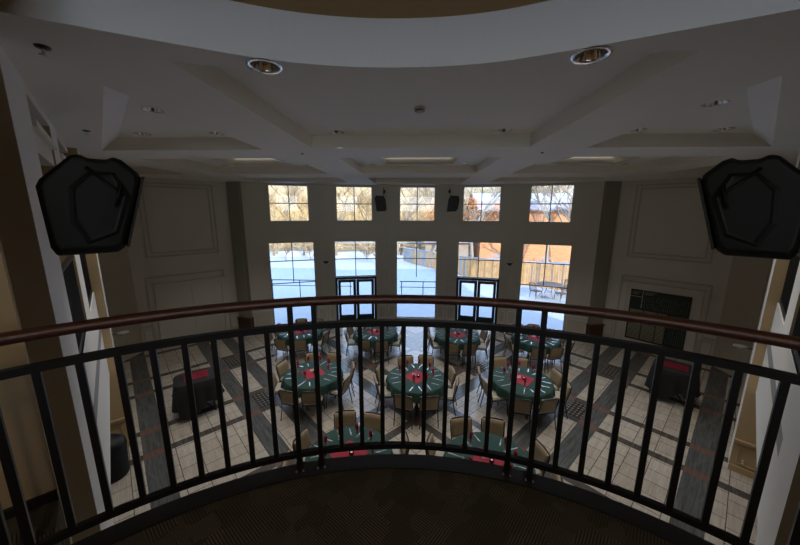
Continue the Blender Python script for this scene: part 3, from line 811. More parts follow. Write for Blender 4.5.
for s, sd in ((-1, 'left'), (1, 'right')):
    # local +x = facing direction (-s,+1)/sqrt2 ; near side surface on x-y = const
    fz = math.atan2(1, -s)
    W = .40
    d = Vector((-s, 1, 0)).normalized(); away = Vector((s, 1, 0)).normalized()
    ff = Vector((-1.86, 2.04, 0)) if s < 0 else Vector((1.73, 2.17, 0))
    cpos = ff+away*(W/2)
    sp = thing('loudspeaker', ('big black angular loudspeaker hung at left above the handrail' if s < 0 else 'big black angular loudspeaker hung at right above the handrail, with a grab handle'), 'loudspeaker', (cpos.x, cpos.y, 4.775), fz, 'large loudspeakers beside the balcony')
    m = MB(); speaker_shell(m, s, prof, W)
    cab = m.build('cabinet', 'plastic', sp, recalc=True)
    bv = cab.modifiers.new('bevel', 'BEVEL'); bv.width = .012; bv.segments = 2; bv.limit_method = 'ANGLE'
    ny = -W/2 if (Matrix.Rotation(-fz, 3, 'Z') @ -away).y < 0 else W/2
    sy = -1 if ny < 0 else 1
    m = MB(); hex_panel(m, ny-sy*.001, sy); m.build('side_panel', 'plastic', sp, recalc=True)
    # rib across the side
    m = MB(); m.tube([(-.25, ny+sy*.008, .52), (-.10, ny+sy*.014, .36)], .010); m.build('rib', 'plastic', sp)
    # handle
    m = MB(); m.tube([(-.11, ny, .44), (-.11, ny+sy*.035, .42), (-.14, ny+sy*.035, .31), (-.145, ny, .29)], .011, 8); m.build('grab_handle', 'plastic', sp)
    # grille plate, slightly proud of the sloped front
    m = MB()
    a = Vector((.008, 0, .485)); b = Vector((-.122, 0, .035)); e = (b-a).normalized(); nn = Vector((-e.z, 0, e.x))
    if nn.x < 0: nn = -nn
    for o0, o1, w2 in ((0, .014, W/2-.01),):
        q = [a+nn*o0, b+nn*o0, b+nn*o1, a+nn*o1]
        vs1 = [m.bm.verts.new((v.x, -w2, v.z)) for v in q]; vs2 = [m.bm.verts.new((v.x, w2, v.z)) for v in q]
        for i in range(4): m.bm.faces.new((vs1[i], vs1[(i+1) % 4], vs2[(i+1) % 4], vs2[i]))
        m.bm.faces.new(vs1); m.bm.faces.new(vs2)
    m.build('front_grille', 'grille', sp, recalc=True)
    # wall bracket back to the pier
    m = MB()
    m.tube([(-.2, -sy*W/2*.9, .3), (-.34, -sy*(W/2+.12), .3), (-.42, -sy*(W/2+.36), .3)], .022)
    m.box((-.2, -sy*(W/2+.0), .3), (.14, .02, .14))
    m.build('mounting_bracket', 'black_metal', sp)

# ------------------------------------------------------------------ far wall loudspeakers on brackets
def far_speaker(px, lean, lb):
    sp = thing('wall_loudspeaker', lb, 'loudspeaker', (px, 13.75, 5.02), 0, 'small loudspeakers on the window wall')
    m = MB(); P = [(-.25, 0), (.20, .02), (.27, .12), (.27, .50), (.20, .64), (-.16, .66), (-.26, .55)]
    P = [(x+lean*z*.35, z) for x, z in P]
    pts = P
    A = [m.bm.verts.new((x, -.25, z)) for x, z in pts]; B = [m.bm.verts.new((x*.8, .12, z*.95+.02)) for x, z in pts]
    for i in range(len(pts)): m.bm.faces.new((A[i], A[(i+1) % 7], B[(i+1) % 7], B[i]))
    m.bm.faces.new(A); m.bm.faces.new(B)
    cb = m.build('cabinet', 'plastic', sp, recalc=True)
    bv = cb.modifiers.new('bevel', 'BEVEL'); bv.width = .02; bv.segments = 2
    m = MB()
    sp.scale = (.86, 1, 1)
    C_ = [m.bm.verts.new((x*.86, -.262, .04+z*.88)) for x, z in pts]; m.bm.faces.new(C_)
    D_ = [m.bm.verts.new((x*.9, -.249, .03+z*.9)) for x, z in pts]
    for i in range(7): m.bm.faces.new((C_[i], C_[(i+1) % 7], D_[(i+1) % 7], D_[i]))
    m.build('front_grille', 'grille', sp, recalc=True)
    m = MB(); m.tube([(-lean*.13, 0, .6), (-lean*.13, .05, .86), (-lean*.13, .40, .86)], .018); m.tube([(-lean*.13, .05, .86), (-lean*.13, .05, 1.0)], .012)
    m.box((-lean*.13, .40, .86), (.10, .03, .14)); m.build('bracket', 'black_metal', sp)
far_speaker(-1.50, -.5, 'small black loudspeaker on the window wall, left of the central window')
far_speaker(1.44, .5, 'small black loudspeaker on the window wall, right of the central window')

# small dark wall sensors/sconces between the lower windows, glass-bowl sconces near the side corners
def wall_sensor(k, sgn_, z, lb):
    A, t, nrm, c0, rz = bays[k]
    c = A if sgn_ < 0 else A+t*{0: 2.72, 1: 2.70, 2: 3.15}[abs(k)]
    c = c-nrm*.05
    w = thing('wall_fixture', lb, 'wall light', (c.x, c.y, z), rz, 'wedge wall fixtures')
    m = MB(); m.poly([(-.13, -.05, .05), (.13, -.05, .05), (.13, .05, .05), (-.13, .05, .05)]); 
    v = [(-.13, -.05, .05), (.13, -.05, .05), (.13, .05, .05), (-.13, .05, .05), (-.05, -.02, -.07), (.05, -.02, -.07), (.05, .05, -.07), (-.05, .05, -.07)]
    m.bm.clear(); V = [m.bm.verts.new(p) for p in v]
    for f in ((0, 1, 2, 3), (4, 5, 1, 0), (5, 6, 2, 1), (6, 7, 3, 2), (7, 4, 0, 3), (7, 6, 5, 4)): m.bm.faces.new([V[i] for i in f])
    m.build('housing', 'bronze', w, recalc=True)
    m = MB(); m.box((0, -.005, .055), (.22, .08, .012)); m.build('lens', 'white_card', w)
wall_sensor(-1, -1, 2.83, 'small dark wedge fixture on the window wall left of the left door')
wall_sensor(1, 1, 2.83, 'small dark wedge fixture on the window wall right of the right door')
for s, sd in ((-1, 'left'), (1, 'right')):
    base = Vector((s*7.0, 6.35+.0, 2.22)); inw = Vector((-s, 1, 0)).normalized()
    w = thing('wall_sconce', 'wall sconce with a pale glass bowl on the %s diagonal wall' % sd, 'wall light', base, 0, 'glass bowl sconces')
    m = MB(); q = inw*.30
    m.tube([(0, 0, 0), (q.x*.5, q.y*.5, .06), (q.x, q.y, .0)], .02); m.tube([(0, 0, -.08), (0, 0, .1)], .045); m.build('sconce_arm', 'bronze', w)
    m = MB(); m.lathe([(.02, -.03), (.07, -.01), (.10, .03), (.115, .06), (.105, .06), (.06, .0), (.001, -.02)], 20, c=(q.x, q.y, 0)); m.build('glass_bowl', 'bowlglass', w)

# ------------------------------------------------------------------ chairs and tables
def make_chair(loc, rz, label, group):
    r = thing('banquet_chair', label, 'chair', loc, rz, group)
    # +y faces the table
    m = MB(); m.box((0, .02, .455), (.44, .43, .07), bev=.022); m.build('seat', 'chair_seat', r)
    m = MB()     # gently curved back pad leaning backwards
    def pad(y0, th, x0, x1, z0, z1, nx=6, nz=4):
        rows = []
        for j in range(nz+1):
            z = z0+(z1-z0)*j/nz
            row = []
            for i in range(nx+1):
                x = x0+(x1-x0)*i/nx
                cv = .03*(1-(2*x/.46)**2)
                row.append((x, y0-.10*(z-.45)/.45-cv*.7, z+(.012*(1-(2*x/.46)**2) if j == nz else 0)))
            rows.append(row)
        F_ = [[m.bm.verts.new(p) for p in rw] for rw in rows]
        B_ = [[m.bm.verts.new((p[0], p[1]+th, p[2])) for p in rw] for rw in rows]
        for j in range(nz):
            for i in range(nx):
                f = m.bm.faces.new((F_[j][i], F_[j][i+1], F_[j+1][i+1], F_[j+1][i])); f.smooth = True
                f = m.bm.faces.new((B_[j][i+1], B_[j][i], B_[j+1][i], B_[j+1][i+1])); f.smooth = True
        for j in range(nz):
            m.bm.faces.new((F_[j][0], F_[j+1][0], B_[j+1][0], B_[j][0])); m.bm.faces.new((F_[j+1][nx], F_[j][nx], B_[j][nx], B_[j+1][nx]))
        for i in range(nx):
            m.bm.faces.new((F_[0][i+1], F_[0][i], B_[0][i], B_[0][i+1])); m.bm.faces.new((F_[nz][i], F_[nz][i+1], B_[nz][i+1], B_[nz][i]))
    pad(-.20, .045, -.208, .208, .49, .83); m.build('backrest', 'chair_fab', r)
    m = MB(); T = .013
    bk = [(-.222, -.19, .47), (-.225, -.25, .66), (-.225, -.28, .80), (-.19, -.295, .845), (0, -.305, .855), (.19, -.295, .845), (.225, -.28, .80), (.225, -.25, .66), (.222, -.19, .47)]
    m.tube(bk, T, 6); m.build('back_frame', 'chair_metal', r)
    m = MB()
    m.tube([(-.215, -.19, .415), (-.215, .22, .415), (.215, .22, .415), (.215, -.19, .415)], T, 6, closed=True); m.build('seat_frame', 'chair_metal', r)
    for sx in (-1, 1):
        m = MB(); m.tube([(sx*.215, .21, .43), (sx*.222, .24, .2), (sx*.225, .25, 0)], T, 6); m.build('leg', 'chair_metal', r)
        m = MB(); m.tube([(sx*.222, -.185, .475), (sx*.222, -.20, .3), (sx*.225, -.27, 0)], T, 6); m.build('leg', 'chair_metal', r)
    return r
CH = [None]
def put_chair(loc, rz, label, group):
    if CH[0] is None: CH[0] = make_chair(loc, rz, label, group)
    else: dup(CH[0], loc, rz, label=label, group=group)
GL = {}
def small(kind, builder, loc, rz, label, group, cat):
    if kind not in GL:
        r = builder(); r.location = loc; r.rotation_euler.z = rz; tag(r, label, cat, group); GL[kind] = r
    else: dup(GL[kind], loc, rz, label=label, group=group)
def b_goblet():
    m = MB(); m.lathe([(.001, 0), (.034, .002), (.034, .005), (.006, .012), (.005, .075), (.022, .09), (.036, .12), (.038, .15), (.034, .18)], 12)
    return m.build('water_goblet', 'goblet')
def b_napkin():
    m = MB()
    m.lathe([(.008, .085), (.020, .10), (.026, .14), (.022, .18), (.028, .215), (.034, .25), (.022, .285), (.010, .30), (.001, .27)], 10, wave=lambda j, a: (.008*math.cos(3*a+j) if j > 2 and j < 8 else 0))
    return m.build('folded_napkin', 'red_cloth')
def b_fork():
    m = MB(); m.box((0, -.02, .004), (.014, .12, .005)); m.box((0, .06, .005), (.026, .05, .005))
    for x in (-.009, 0, .009): m.box((x, .10, .006), (.004, .04, .004))
    return m.build('fork', 'silver')
def b_knife():
    m = MB(); m.prism([(-.009, -.12), (.009, -.12), (.009, 0), (.012, .02), (.012, .09), (.002, .125), (-.006, .02)], .002, .007)
    return m.build('knife', 'silver')
def b_plate():
    m = MB(); m.lathe([(.001, .003), (.05, .003), (.075, .014), (.078, .016), (.05, .007), (.001, .006)], 18); return m.build('side_plate', 'white_card')

sides = [(-PI/2, 'balcony side'), (0, 'right side'), (PI/2, 'window side'), (PI, 'left side')]
def table(x, y, nm, skip=(), rot=0.):
    t = thing('banquet_table', 'round banquet table under a green cloth: the %s' % nm, 'table', (x, y, 0), 0, 'round banquet tables')
    m = MB(); m.lathe([(.001, .715), (.745, .715), (.755, .728), (.745, .742), (.001, .742)], 40); m.build('tabletop', 'chair_fab', t)
    for a in range(4):
        m = MB(); q = PI/4+a*PI/2; m.tube([(.42*math.cos(q), .42*math.sin(q), .715), (.46*math.cos(q), .46*math.sin(q), 0)], .016, 6); m.build('leg', 'chair_metal', t)
    rnd = random.Random(int(x*100+y*10))
    ph = rnd.random()*6
    def wave(j, a):
        return 0 if j < 4 else (j-3)*.012*math.cos(14*a+ph)+(j-3)*.006*math.cos(5*a+2*ph)
    m = MB(); m.lathe([(.001, .747), (.5, .747), (.74, .747), (.762, .742), (.775, .70), (.785, .62), (.795, .52)], 84, wave=wave)
    tag(m.build('tablecloth', 'green_cloth', None, (x, y, 0)), 'dark green round tablecloth on the %s' % nm, 'tablecloth', 'green tablecloths')
    m = MB(); q = .25
    N_ = 6; rows = [[m.bm.verts.new(((i/N_-.5)*2*q, (j/N_-.5)*2*q, .004+.005*rnd.random())) for i in range(N_+1)] for j in range(N_+1)]
    for j in range(N_):
        for i in range(N_): m.bm.faces.new((rows[j][i], rows[j][i+1], rows[j+1][i+1], rows[j+1][i])).smooth = True
    tag(m.build('centre_cloth', 'red_cloth', None, (x, y, .747), PI/4+rnd.uniform(-.25, .25)), 'red square centre cloth on the %s' % nm, 'cloth', 'red centre cloths')
    # centrepiece: small dark candle dish and tent card
    c = thing('candle_holder', 'small dark candle holder at the middle of the %s' % nm, 'candle holder', (x+.05, y-.02, .758), 0, 'candle holders')
    m = MB(); m.lathe([(.001, 0), (.04, 0), (.045, .03), (.04, .06), (.034, .06), (.034, .02), (.001, .018)], 14); m.build('cup', pbr('dark_red_glass', (.10, .01, .015), .2), c) if 'cup' not in GL else m.build('cup', GL['cupm'], c)
    if 'cup' not in GL: GL['cup'] = 1; GL['cupm'] = bpy.data.materials['dark_red_glass']
    m = MB(); m.tube([(0, 0, .018), (0, 0, .05)], .02, 10); m.build('candle', 'white_card', c)
    m = MB(); m.poly([(-.05, -.02, 0), (.05, -.02, 0), (.05, 0, .06), (-.05, 0, .06)]); m.poly([(-.05, .02, 0), (.05, .02, 0), (.05, 0, .06), (-.05, 0, .06)])
    tag(m.build('tent_card', 'white_card', None, (x-.06, y+.07, .758), rnd.uniform(-.3, .3)), 'small white folded card on the %s' % nm, 'card', 'folded table cards')
    for si, (ang, sn) in enumerate(sides):
        for h in (-1, 1):
            a = ang+h*math.radians(18.5)+rnd.uniform(-.03, .03)+rot
            # naming of the two chairs of a side
            cx_, cy_ = math.cos(a), math.sin(a)
            if si in (0, 2): w = 'left' if cx_ < math.cos(ang-h*.3) else 'right'
            else: w = 'nearer' if cy_ < math.sin(ang-h*.3) else 'farther'
            seat = '%s place, %s' % (w, sn)
            if (si, h) in skip: pass
            else:
                R = .79+rnd.uniform(-.02, .04)
                # chairs are set square in pairs along each side
                put_chair((x+R*cx_, y+R*cy_, 0), a+PI/2+h*-.12+rnd.uniform(-.06, .06), 'tan banquet chair, %s one on the %s of the %s' % (w, sn, nm), 'chairs at the %s' % nm)
            aa = ang+h*math.radians(22)+rot
            u_ = Vector((math.cos(aa), math.sin(aa), 0)); v_ = Vector((-u_.y, u_.x, 0))
            zt = .748
            rz = aa+PI/2
            p = Vector((x, y, 0))+u_*.43+v_*.10
            pl = '%s %s place' % (w, sn)
            small('goblet', b_goblet, (p.x, p.y, zt), rz, 'stemmed goblet on the %s, %s' % (nm, pl), 'goblets on the %s' % nm, 'glass')
            small('napkin', b_napkin, (p.x, p.y, zt+.002), rz+rnd.random()*3, 'red napkin in a goblet on the %s, %s' % (nm, pl), 'napkins on the %s' % nm, 'napkin')
            p = Vector((x, y, 0))+u_*.58-v_*.13
            small('fork', b_fork, (p.x, p.y, zt), rz, 'silver fork on the %s, %s' % (nm, pl), 'forks on the %s' % nm, 'fork')
            p = Vector((x, y, 0))+u_*.58+v_*.10
            small('knife', b_knife, (p.x, p.y, zt), rz, 'silver knife on the %s, %s' % (nm, pl), 'knives on the %s' % nm, 'knife')
table(0, 7.66, 'middle row centre table')
table(-2.78, 7.72, 'middle row left table')
table(2.74, 7.68, 'middle row right table')
table(-1.46, 10.75, 'inner left window row table')
table(1.46, 10.65, 'inner right window row table')
table(-4.2, 10.65, 'outer left window row table')
table(4.15, 10.5, 'outer right window row table')
table(-1.22, 4.9, 'left table nearest the balcony', skip=((0, -1), (0, 1)))
table(1.25, 4.85, 'right table nearest the balcony', skip=((0, -1), (0, 1)))

# ------------------------------------------------------------------ draped tray stands
def tray_stand(x, y, rz, lb, lc, lcl):
    t = thing('tray_stand', lb, 'serving stand', (x, y, 0), rz, 'draped tray stands'); K = 1.12; t.scale = (K, K, K)
    m = MB()
    for sy in (-.2, .2):
        m.tube([(-.30, sy, 0), (.28, sy, .80)], .016, 6); m.tube([(.30, sy, 0), (-.28, sy, .80)], .016, 6)
    m.tube([(-.30, -.2, .02), (-.30, .2, .02)], .014, 6); m.tube([(.30, -.2, .02), (.30, .2, .02)], .014, 6)
    m.build('folding_legs', 'chair_metal', t)
    m = MB(); m.box((0, 0, .82), (.80, .60, .03), bev=.01); m.build('tray', 'plastic', t)
    m = MB(); W_, D_ = .42, .33; seg = 72
    rings = []
    for j, (k, z) in enumerate(((0, .850), (.97, .848), (1.02, .83), (1.05, .65), (1.09, .42), (1.12, .24))):
        ring = []
        for i in range(seg):
            a = 2*PI*i/seg; ca, sa = math.cos(a), math.sin(a)
            q = 1/max(abs(ca)/W_, abs(sa)/D_) if True else 1
            q = (abs(ca/W_)**5+abs(sa/D_)**5)**-.2
            fold = 1+(.035*(j-2)*math.cos(9*a+j*.3) if j > 2 else 0)
            zz = z
            if j == 5: zz = z+.13*math.cos(2*a+1.2)+.05*math.cos(5*a)
            ring.append(m.bm.verts.new((q*k*ca*fold, q*k*sa*fold, zz)))
        rings.append(ring)
    for A, B in zip(rings, rings[1:]):
        for i in range(seg): 
            try: m.bm.faces.new((A[i], A[(i+1) % seg], B[(i+1) % seg], B[i])).smooth = True
            except ValueError: pass
    bmesh.ops.remove_doubles(m.bm, verts=m.bm.verts[:], dist=1e-5)
    o = m.build('drape', 'black_cloth', None, (x, y, 0), rz); tag(o, lcl, 'cloth', 'black drapes'); o.scale = (K, K, K)
    m = MB()
    N_ = 6; rows = [[m.bm.verts.new(((i/N_-.5)*.46, (j/N_-.5)*.36, .857+.004*((i*7+j*3) % 3))) for i in range(N_+1)] for j in range(N_+1)]
    for j in range(N_):
        for i in range(N_): m.bm.faces.new((rows[j][i], rows[j][i+1], rows[j+1][i+1], rows[j+1][i]))
    bmesh.ops.solidify(m.bm, geom=m.bm.faces[:], thickness=.006)
    fc = m.build('folded_cloth', 'red_cloth', None, (x, y, 0), rz); fc.scale = (K, K, K)
    tag(fc, lc, 'cloth', 'red cloths on the tray stands')
tray_stand(-5.55, 7.05, math.radians(38), 'folding tray stand under a black drape on the left side of the floor', 'red folded cloth on the left draped tray stand', 'black drape over the left tray stand')
tray_stand(6.98, 8.2, math.radians(-42), 'folding tray stand under a black drape on the right side of the floor', 'red folded cloth on the right draped tray stand', 'black drape over the right tray stand')

# ------------------------------------------------------------------ waste bin, left
t = thing('waste_bin', 'black rounded waste bin against the left wall below the balcony', 'bin', (-5.84, 4.97, 0))
m = MB(); m.lathe([(.001, 0), (.22, 0), (.235, .03), (.26, .60), (.262, .62), (.24, .62), (.22, .1), (.001, .08)], 24); m.build('body', 'black_cloth', t)
m = MB(); m.lathe([(.265, .60), (.27, .63), (.25, .72), (.16, .80), (.001, .82)], 24); m.build('lid', 'plastic', t)
m = MB(); m.tube([(.16+.03*math.cos(a), -.16+.05*math.sin(a), .70+.035*math.sin(a)) for a in [k*PI/6 for k in range(12)]], .006, 6, closed=True); m.build('handle', 'silver', t)

# ------------------------------------------------------------------ outdoors
def hz(x, y):
    r = 0
    if y > 34: r += (y-34)*.12
    if y > 50: r += (y-50)*.12
    if y > 47: r += (y-47)*.34*max(0, min(1, (1-x)/10))
    return r
m = MB(); nx, ny = 40, 44
V = []
rnd = random.Random(5)
for j in range(ny+1):
    row = []
    for i in range(nx+1):
        x = -60+120*i/nx; y = 12.2+88*j/ny
        z = -.1+hz(x, y)+(.10*math.sin(x*.7+y*.3)+.06*math.sin(x*.31-y*.9)+.05*rnd.random() if y > 16 else 0)
        row.append(m.bm.verts.new((x, y, z if y > 15.5 else -.1)))
    V.append(row)
for j in range(ny):
    for i in range(nx):
        f = m.bm.faces.new((V[j][i], V[j][i+1], V[j+1][i+1], V[j+1][i])); f.smooth = True
        f.material_index = 1 if 12.2+88*(j+.5)/ny > 35 else 0
struct(m.build('ground_snow', ['snow', 'hill']))
# trees
def tree_mesh(seed, h=8., spread=.5, depth=5, dense=3, mat='bark', leaf=None, leafn=0, r0=.13):
    rnd = random.Random(seed); m = MB(); tips = []
    def br(p, d, L, r, lv):
        n_ = 3; pts = [p]; q = p.copy(); dd = d.copy()
        for i in range(n_):
            dd = (dd+Vector((rnd.uniform(-.18, .18), rnd.uniform(-.18, .18), rnd.uniform(-.05, .14)))).normalized()
            q = q+dd*(L/n_); pts.append(q.copy())
        m.tube(pts, [r, r*.88, r*.76, r*.6], 4 if lv > 1 else 6)
        if lv >= depth: tips.append(q); return
        for k in range(dense+(1 if lv == 0 else 0)):
            f = rnd.uniform(.35, 1.0); i = min(2, int(f*3)); st = pts[i]+(pts[i+1]-pts[i])*(f*3-i)
            if lv == 0: st = pts[1]+(pts[3]-pts[1])*rnd.random()
            a = rnd.uniform(0, 2*PI)
            nd = (dd*rnd.uniform(.5, 1.)+Vector((math.cos(a), math.sin(a), rnd.uniform(-.1, .5)))*spread*1.4).normalized()
            br(st, nd, L*rnd.uniform(.55, .75), max(r*.58, .008), lv+1)
    br(Vector((0, 0, -.2)), Vector((0, 0, 1)), h*.42, r0, 0)
    lf = None
    if leaf:
        lf = MB()
        for k in range(leafn):
            p = tips[k % len(tips)]+Vector([rnd.gauss(0, .3) for _ in range(3)]); a = Vector([rnd.gauss(0, 1) for _ in range(3)]).normalized(); b = a.orthogonal().normalized(); s_ = rnd.uniform(.04, .09)
            lf.poly([p+a*s_, p+b*s_, p-a*s_, p-b*s_])
    return m, lf
protos = []
tm = [('bare_tree', 11, 8.5, 'bark', None, 0), ('bare_tree', 23, 9.5, 'bark', None, 0), ('bare_tree', 5, 8, 'bark_grey', None, 0)]
spots = []
rnd = random.Random(99)
for i in range(34):
    x = -27+i*1.65+rnd.uniform(-.5, .5); y = 39+rnd.uniform(0, 12)
    if x > 5: y = max(y, 44)
    spots.append((x, y))
for i in range(12):
    spots.append((-22+i*3.3+rnd.uniform(-.8, .8), 34.5+rnd.uniform(0, 2.0) if (-22+i*3.3) < 3 else 44))
for i, (x, y) in enumerate(spots):
    k = i % 3
    side = 'beyond the left windows' if x < -6 else ('beyond the central windows' if x < 4 else 'beyond the right windows')
    lab = 'leafless sunlit tree in the thicket %s' % side
    if len(protos) <= k:
        nm, sd_, h, mt, lfm, ln = tm[k]
        mb_, _ = tree_mesh(sd_, h, .55, 5, 3, mt)
        t_ = thing('bare_tree', lab, 'tree', (x, y, hz(x, y)-.1), 0, lab+'s')
        t_['group'] = 'bare trees '+side
        mb_.build('branches', mt, t_); protos.append(t_)
    else:
        o = dup(protos[k], (x, y, hz(x, y)-.1), rnd.random()*6, label=lab, group='bare trees '+side)
        sc = rnd.uniform(.85, 1.2); o.scale = (sc, sc, sc)
# brush thicket, uncountable
m = MB(); rnd = random.Random(17)
for k in range(15000):
    x = rnd.uniform(-34, 26); y = 38.+rnd.uniform(0, 16)
    if x > 5 and y < 45: y += 7
    z = hz(x, y); L_ = rnd.uniform(1.2, 6.0)*(1 if x < 2 else .8); w = rnd.uniform(.010, .028)
    dx, dy = rnd.gauss(0, .35), rnd.gauss(0, .3)
    a = Vector((x, y, z)); b = Vector((x+dx*L_*.5, y+dy*L_*.5, z+L_*.6)); c = Vector((x+dx*L_+rnd.gauss(0, .3), y+dy*L_, z+L_))
    m.bm.faces.new([m.bm.verts.new(v) for v in (a-Vector((w, 0, 0)), a+Vector((w, 0, 0)), b+Vector((w*.8, 0, 0)), b-Vector((w*.8, 0, 0)))])
    m.bm.faces.new([m.bm.verts.new(v) for v in (b-Vector((w*.8, 0, 0)), b+Vector((w*.8, 0, 0)), c)])
    m.bm.faces.new([m.bm.verts.new(v) for v in (b-Vector((0, 0, w)), b+Vector((0, 0, w)), b+Vector((rnd.gauss(0, 1)*.8, rnd.gauss(0, .3), rnd.uniform(.2, 1.2))))])
tag(m.build('brush_thicket', 'brush'), 'dense golden winter brush filling the slope behind the snowy yard', 'shrubs', kind='stuff')
# russet-leaved and green trees by the house
for i, (x, y, mt, lb) in enumerate(((3.1, 36.5, 'russet', 'tree with russet leaves seen through the central upper window'), (6.8, 33.5, 'russet', 'russet-leaved tree standing left of the orange brick house'), (13.5, 47, 'greenleaf', 'tall dull green tree rising behind the snowy roof'), (16.5, 46, 'greenleaf', 'second green tree behind the snowy roof, farther right'))):
    mb_, lf = tree_mesh(40+i, 8 if i < 2 else 12, .6, 4, 3, 'bark_grey', mt, 2600)
    t_ = thing('leafy_tree', lb, 'tree', (x, y, hz(x, y)-.1)); mb_.build('branches', 'bark_grey', t_); tag(lf.build('foliage', mt, t_), kind='stuff')
# tall trunks before the house (upper right window)
for i, (x, y, h) in enumerate(((14.0, 27.5, 11), (12.2, 29.5, 10), (15.2, 30.5, 12), (5.0, 27.5, 8.5))):
    mb_, _ = tree_mesh(70+i, h*1.15, .4, 4, 3, 'bark_grey', r0=.17)
    t_ = thing('bare_tree', ['tall pale trunked tree just behind the wooden fence at right', 'slender bare tree in front of the brick house wall', 'bare tree at the right edge of the brick house wall', 'bare tree behind the fence beyond the right door'][i], 'tree', (x, y, -.1)); mb_.build('branches', 'bark_grey', t_)
for i, (x, y, h) in enumerate(((-8.9, 32.0, 2.2), (-11.0, 32.5, 2.4), (-13.6, 32.2, 2.3), (-3.4, 29.8, 3.4), (-5.2, 33.2, 3.2))):
    mb_, _ = tree_mesh(90+i, h, .7, 4, 4, 'bark', r0=.05)
    t_ = thing('garden_shrub', 'golden bare shrub in the snow, number %s from the left in the yard' % ['three', 'two', 'one', 'five', 'four'][i], 'shrub', (x, y, -.08), 0, 'bare shrubs in the snowy yard')
    t_['label'] = ['golden bare shrub in the snow, right one of the trio beyond the leftmost window', 'golden bare shrub in the snow, middle of the trio beyond the leftmost window', 'golden bare shrub in the snow, left one of the trio beyond the leftmost window', 'small bare tree alone in the snow beyond the left door', 'bare shrub in the snow behind the lone small tree'][i]
    mb_.build('branches', 'bark', t_)
# brick house
h_ = thing('brick_house', 'orange brick house with a snow covered roof beyond the fence at right', 'house', (16, 36, 0))
m = MB(); m.box((0, 0, 2.6), (19, 7, 5.4)); m.build('wall', 'brick', h_)
m = MB(); 
def roofp(m, x0, x1, y0, y1, z0, zr, t_=.15):
    for a, b in ((y0, (y0+y1)/2), (y1, (y0+y1)/2)):
        v = [(x0, a, z0), (x1, a, z0), (x1, b, zr), (x0, b, zr)]
        m.poly(v); m.poly([(p[0], p[1], p[2]+t_) for p in v]); m.poly([v[0], v[1], (v[1][0], v[1][1], v[1][2]+t_), (v[0][0], v[0][1], v[0][2]+t_)])
roofp(m, -9.9, 9.9, -4.1, 4.1, 5.15, 6.6); m.build('roof', 'roofgrey', h_)
m = MB(); roofp(m, -9.9, 9.9, -2.4, 2.4, 5.93, 6.78, .2); m.build('roof_snow', 'snow', h_)
for x in (-6.5, -2, 3):
    m = MB(); m.box((x, -3.52, 3.0), (1.3, .08, 1.5)); wf = m.build('window', 'white_card', h_)
    m = MB(); m.box((x, -3.57, 3.0), (1.1, .03, 1.3)); m.build('pane', 'lens', wf)
h2 = thing('garden_shed', 'low shed with a snowy grey roof left of the brick house', 'shed', (3.2, 34, 0))
m = MB(); m.box((0, 0, 1.), (4.4, 3, 2.2)); m.build('wall', 'bark_grey', h2)
m = MB(); roofp(m, -2.5, 2.5, -1.9, 1.9, 1.9, 2.6); m.build('roof', 'roofgrey', h2)
m = MB(); roofp(m, -2.5, 2.5, -1.3, 1.3, 2.3, 2.75, .15); m.build('roof_snow', 'snow', h2)
# board fence
FH = lambda x: 1.32+.03*max(0, min(12, x+1))
FP = [(14.5, 18.2), (10.2, 20.3), (7.5, 22.0), (4.4, 24.4), (1.6, 28.2), (-1.2, 32.2)]
t = thing('board_fence', 'sunlit cedar board fence crossing the snowy yard behind the right windows', 'fence', (5, 23.8, 0))
m = MB()
for (x0, y0), (x1, y1) in zip(FP, FP[1:]):
    L_ = math.hypot(x1-x0, y1-y0); n_ = int(L_/.155); rz = math.atan2(y1-y0, x1-x0)
    for i in range(n_):
        f = (i+.5)/n_; hh = FH(x0+(x1-x0)*f)+.04*((i*7) % 3)
        m.box((x0+(x1-x0)*f-5, y0+(y1-y0)*f-23.8, hh/2-.05), (.14, .022, hh), rz, mi=rnd.choice((0, 0, 0, 1) if x0 > 5 else ((0, 0, 1, 2) if x0 > 3 else (2, 2, 2, 0))))
m.build('fence_boards', ['fencewood', 'fence_b', 'fence_c'], t)
for (x0, y0) in FP:
    m = MB(); m.box((x0-5, y0-23.8+.07, FH(x0)/2), (.1, .1, FH(x0)+.1)); m.build('post', 'fencewood', t)
m = MB()
for (x0, y0), (x1, y1) in zip(FP, FP[1:]):
    m.tube([(x0-5, y0-23.8, FH(x0)+.04), (x1-5, y1-23.8, FH(x1)+.04)], .045, 6)
m.build('snow_cap', 'snow', t)
# snow laden shrubs on the fence line
for i, (x, y) in enumerate(((9.0, 21.6), (10.8, 20.6), (6.2, 23.4))):
    mb_, _ = tree_mesh(120+i, 3.1, .8, 4, 4, 'bark_grey', r0=.04)
    t_ = thing('snowy_shrub', ['snow laden shrub arching over the fence beyond the rightmost window, left one', 'snow laden shrub arching over the fence beyond the rightmost window, right one', 'snow laden shrub over the fence beyond the right door'][i], 'shrub', (x, y+.5, -.1), 0, 'snow laden shrubs over the fence')
    mb_.build('branches', 'snow', t_)
# split rail fence far left with snowy cap
t = thing('rail_fence', 'low horizontal rail fence with snowy caps beyond the yard at left', 'fence', (-9, 35.5, .1))
m = MB()
for z in (.95, 1.35): m.box((0, 0, z), (30, .10, .14))
m.build('rail', 'bark_grey', t)
for k in range(9):
    m = MB(); m.box((-14+k*3.5, 0, .7), (.18, .18, 1.5)); m.build('post', 'bark_grey', t)
m = MB(); m.box((0, 0, 1.46), (30, .22, .10), bev=.03); m.build('snow_cap', 'snow', t)
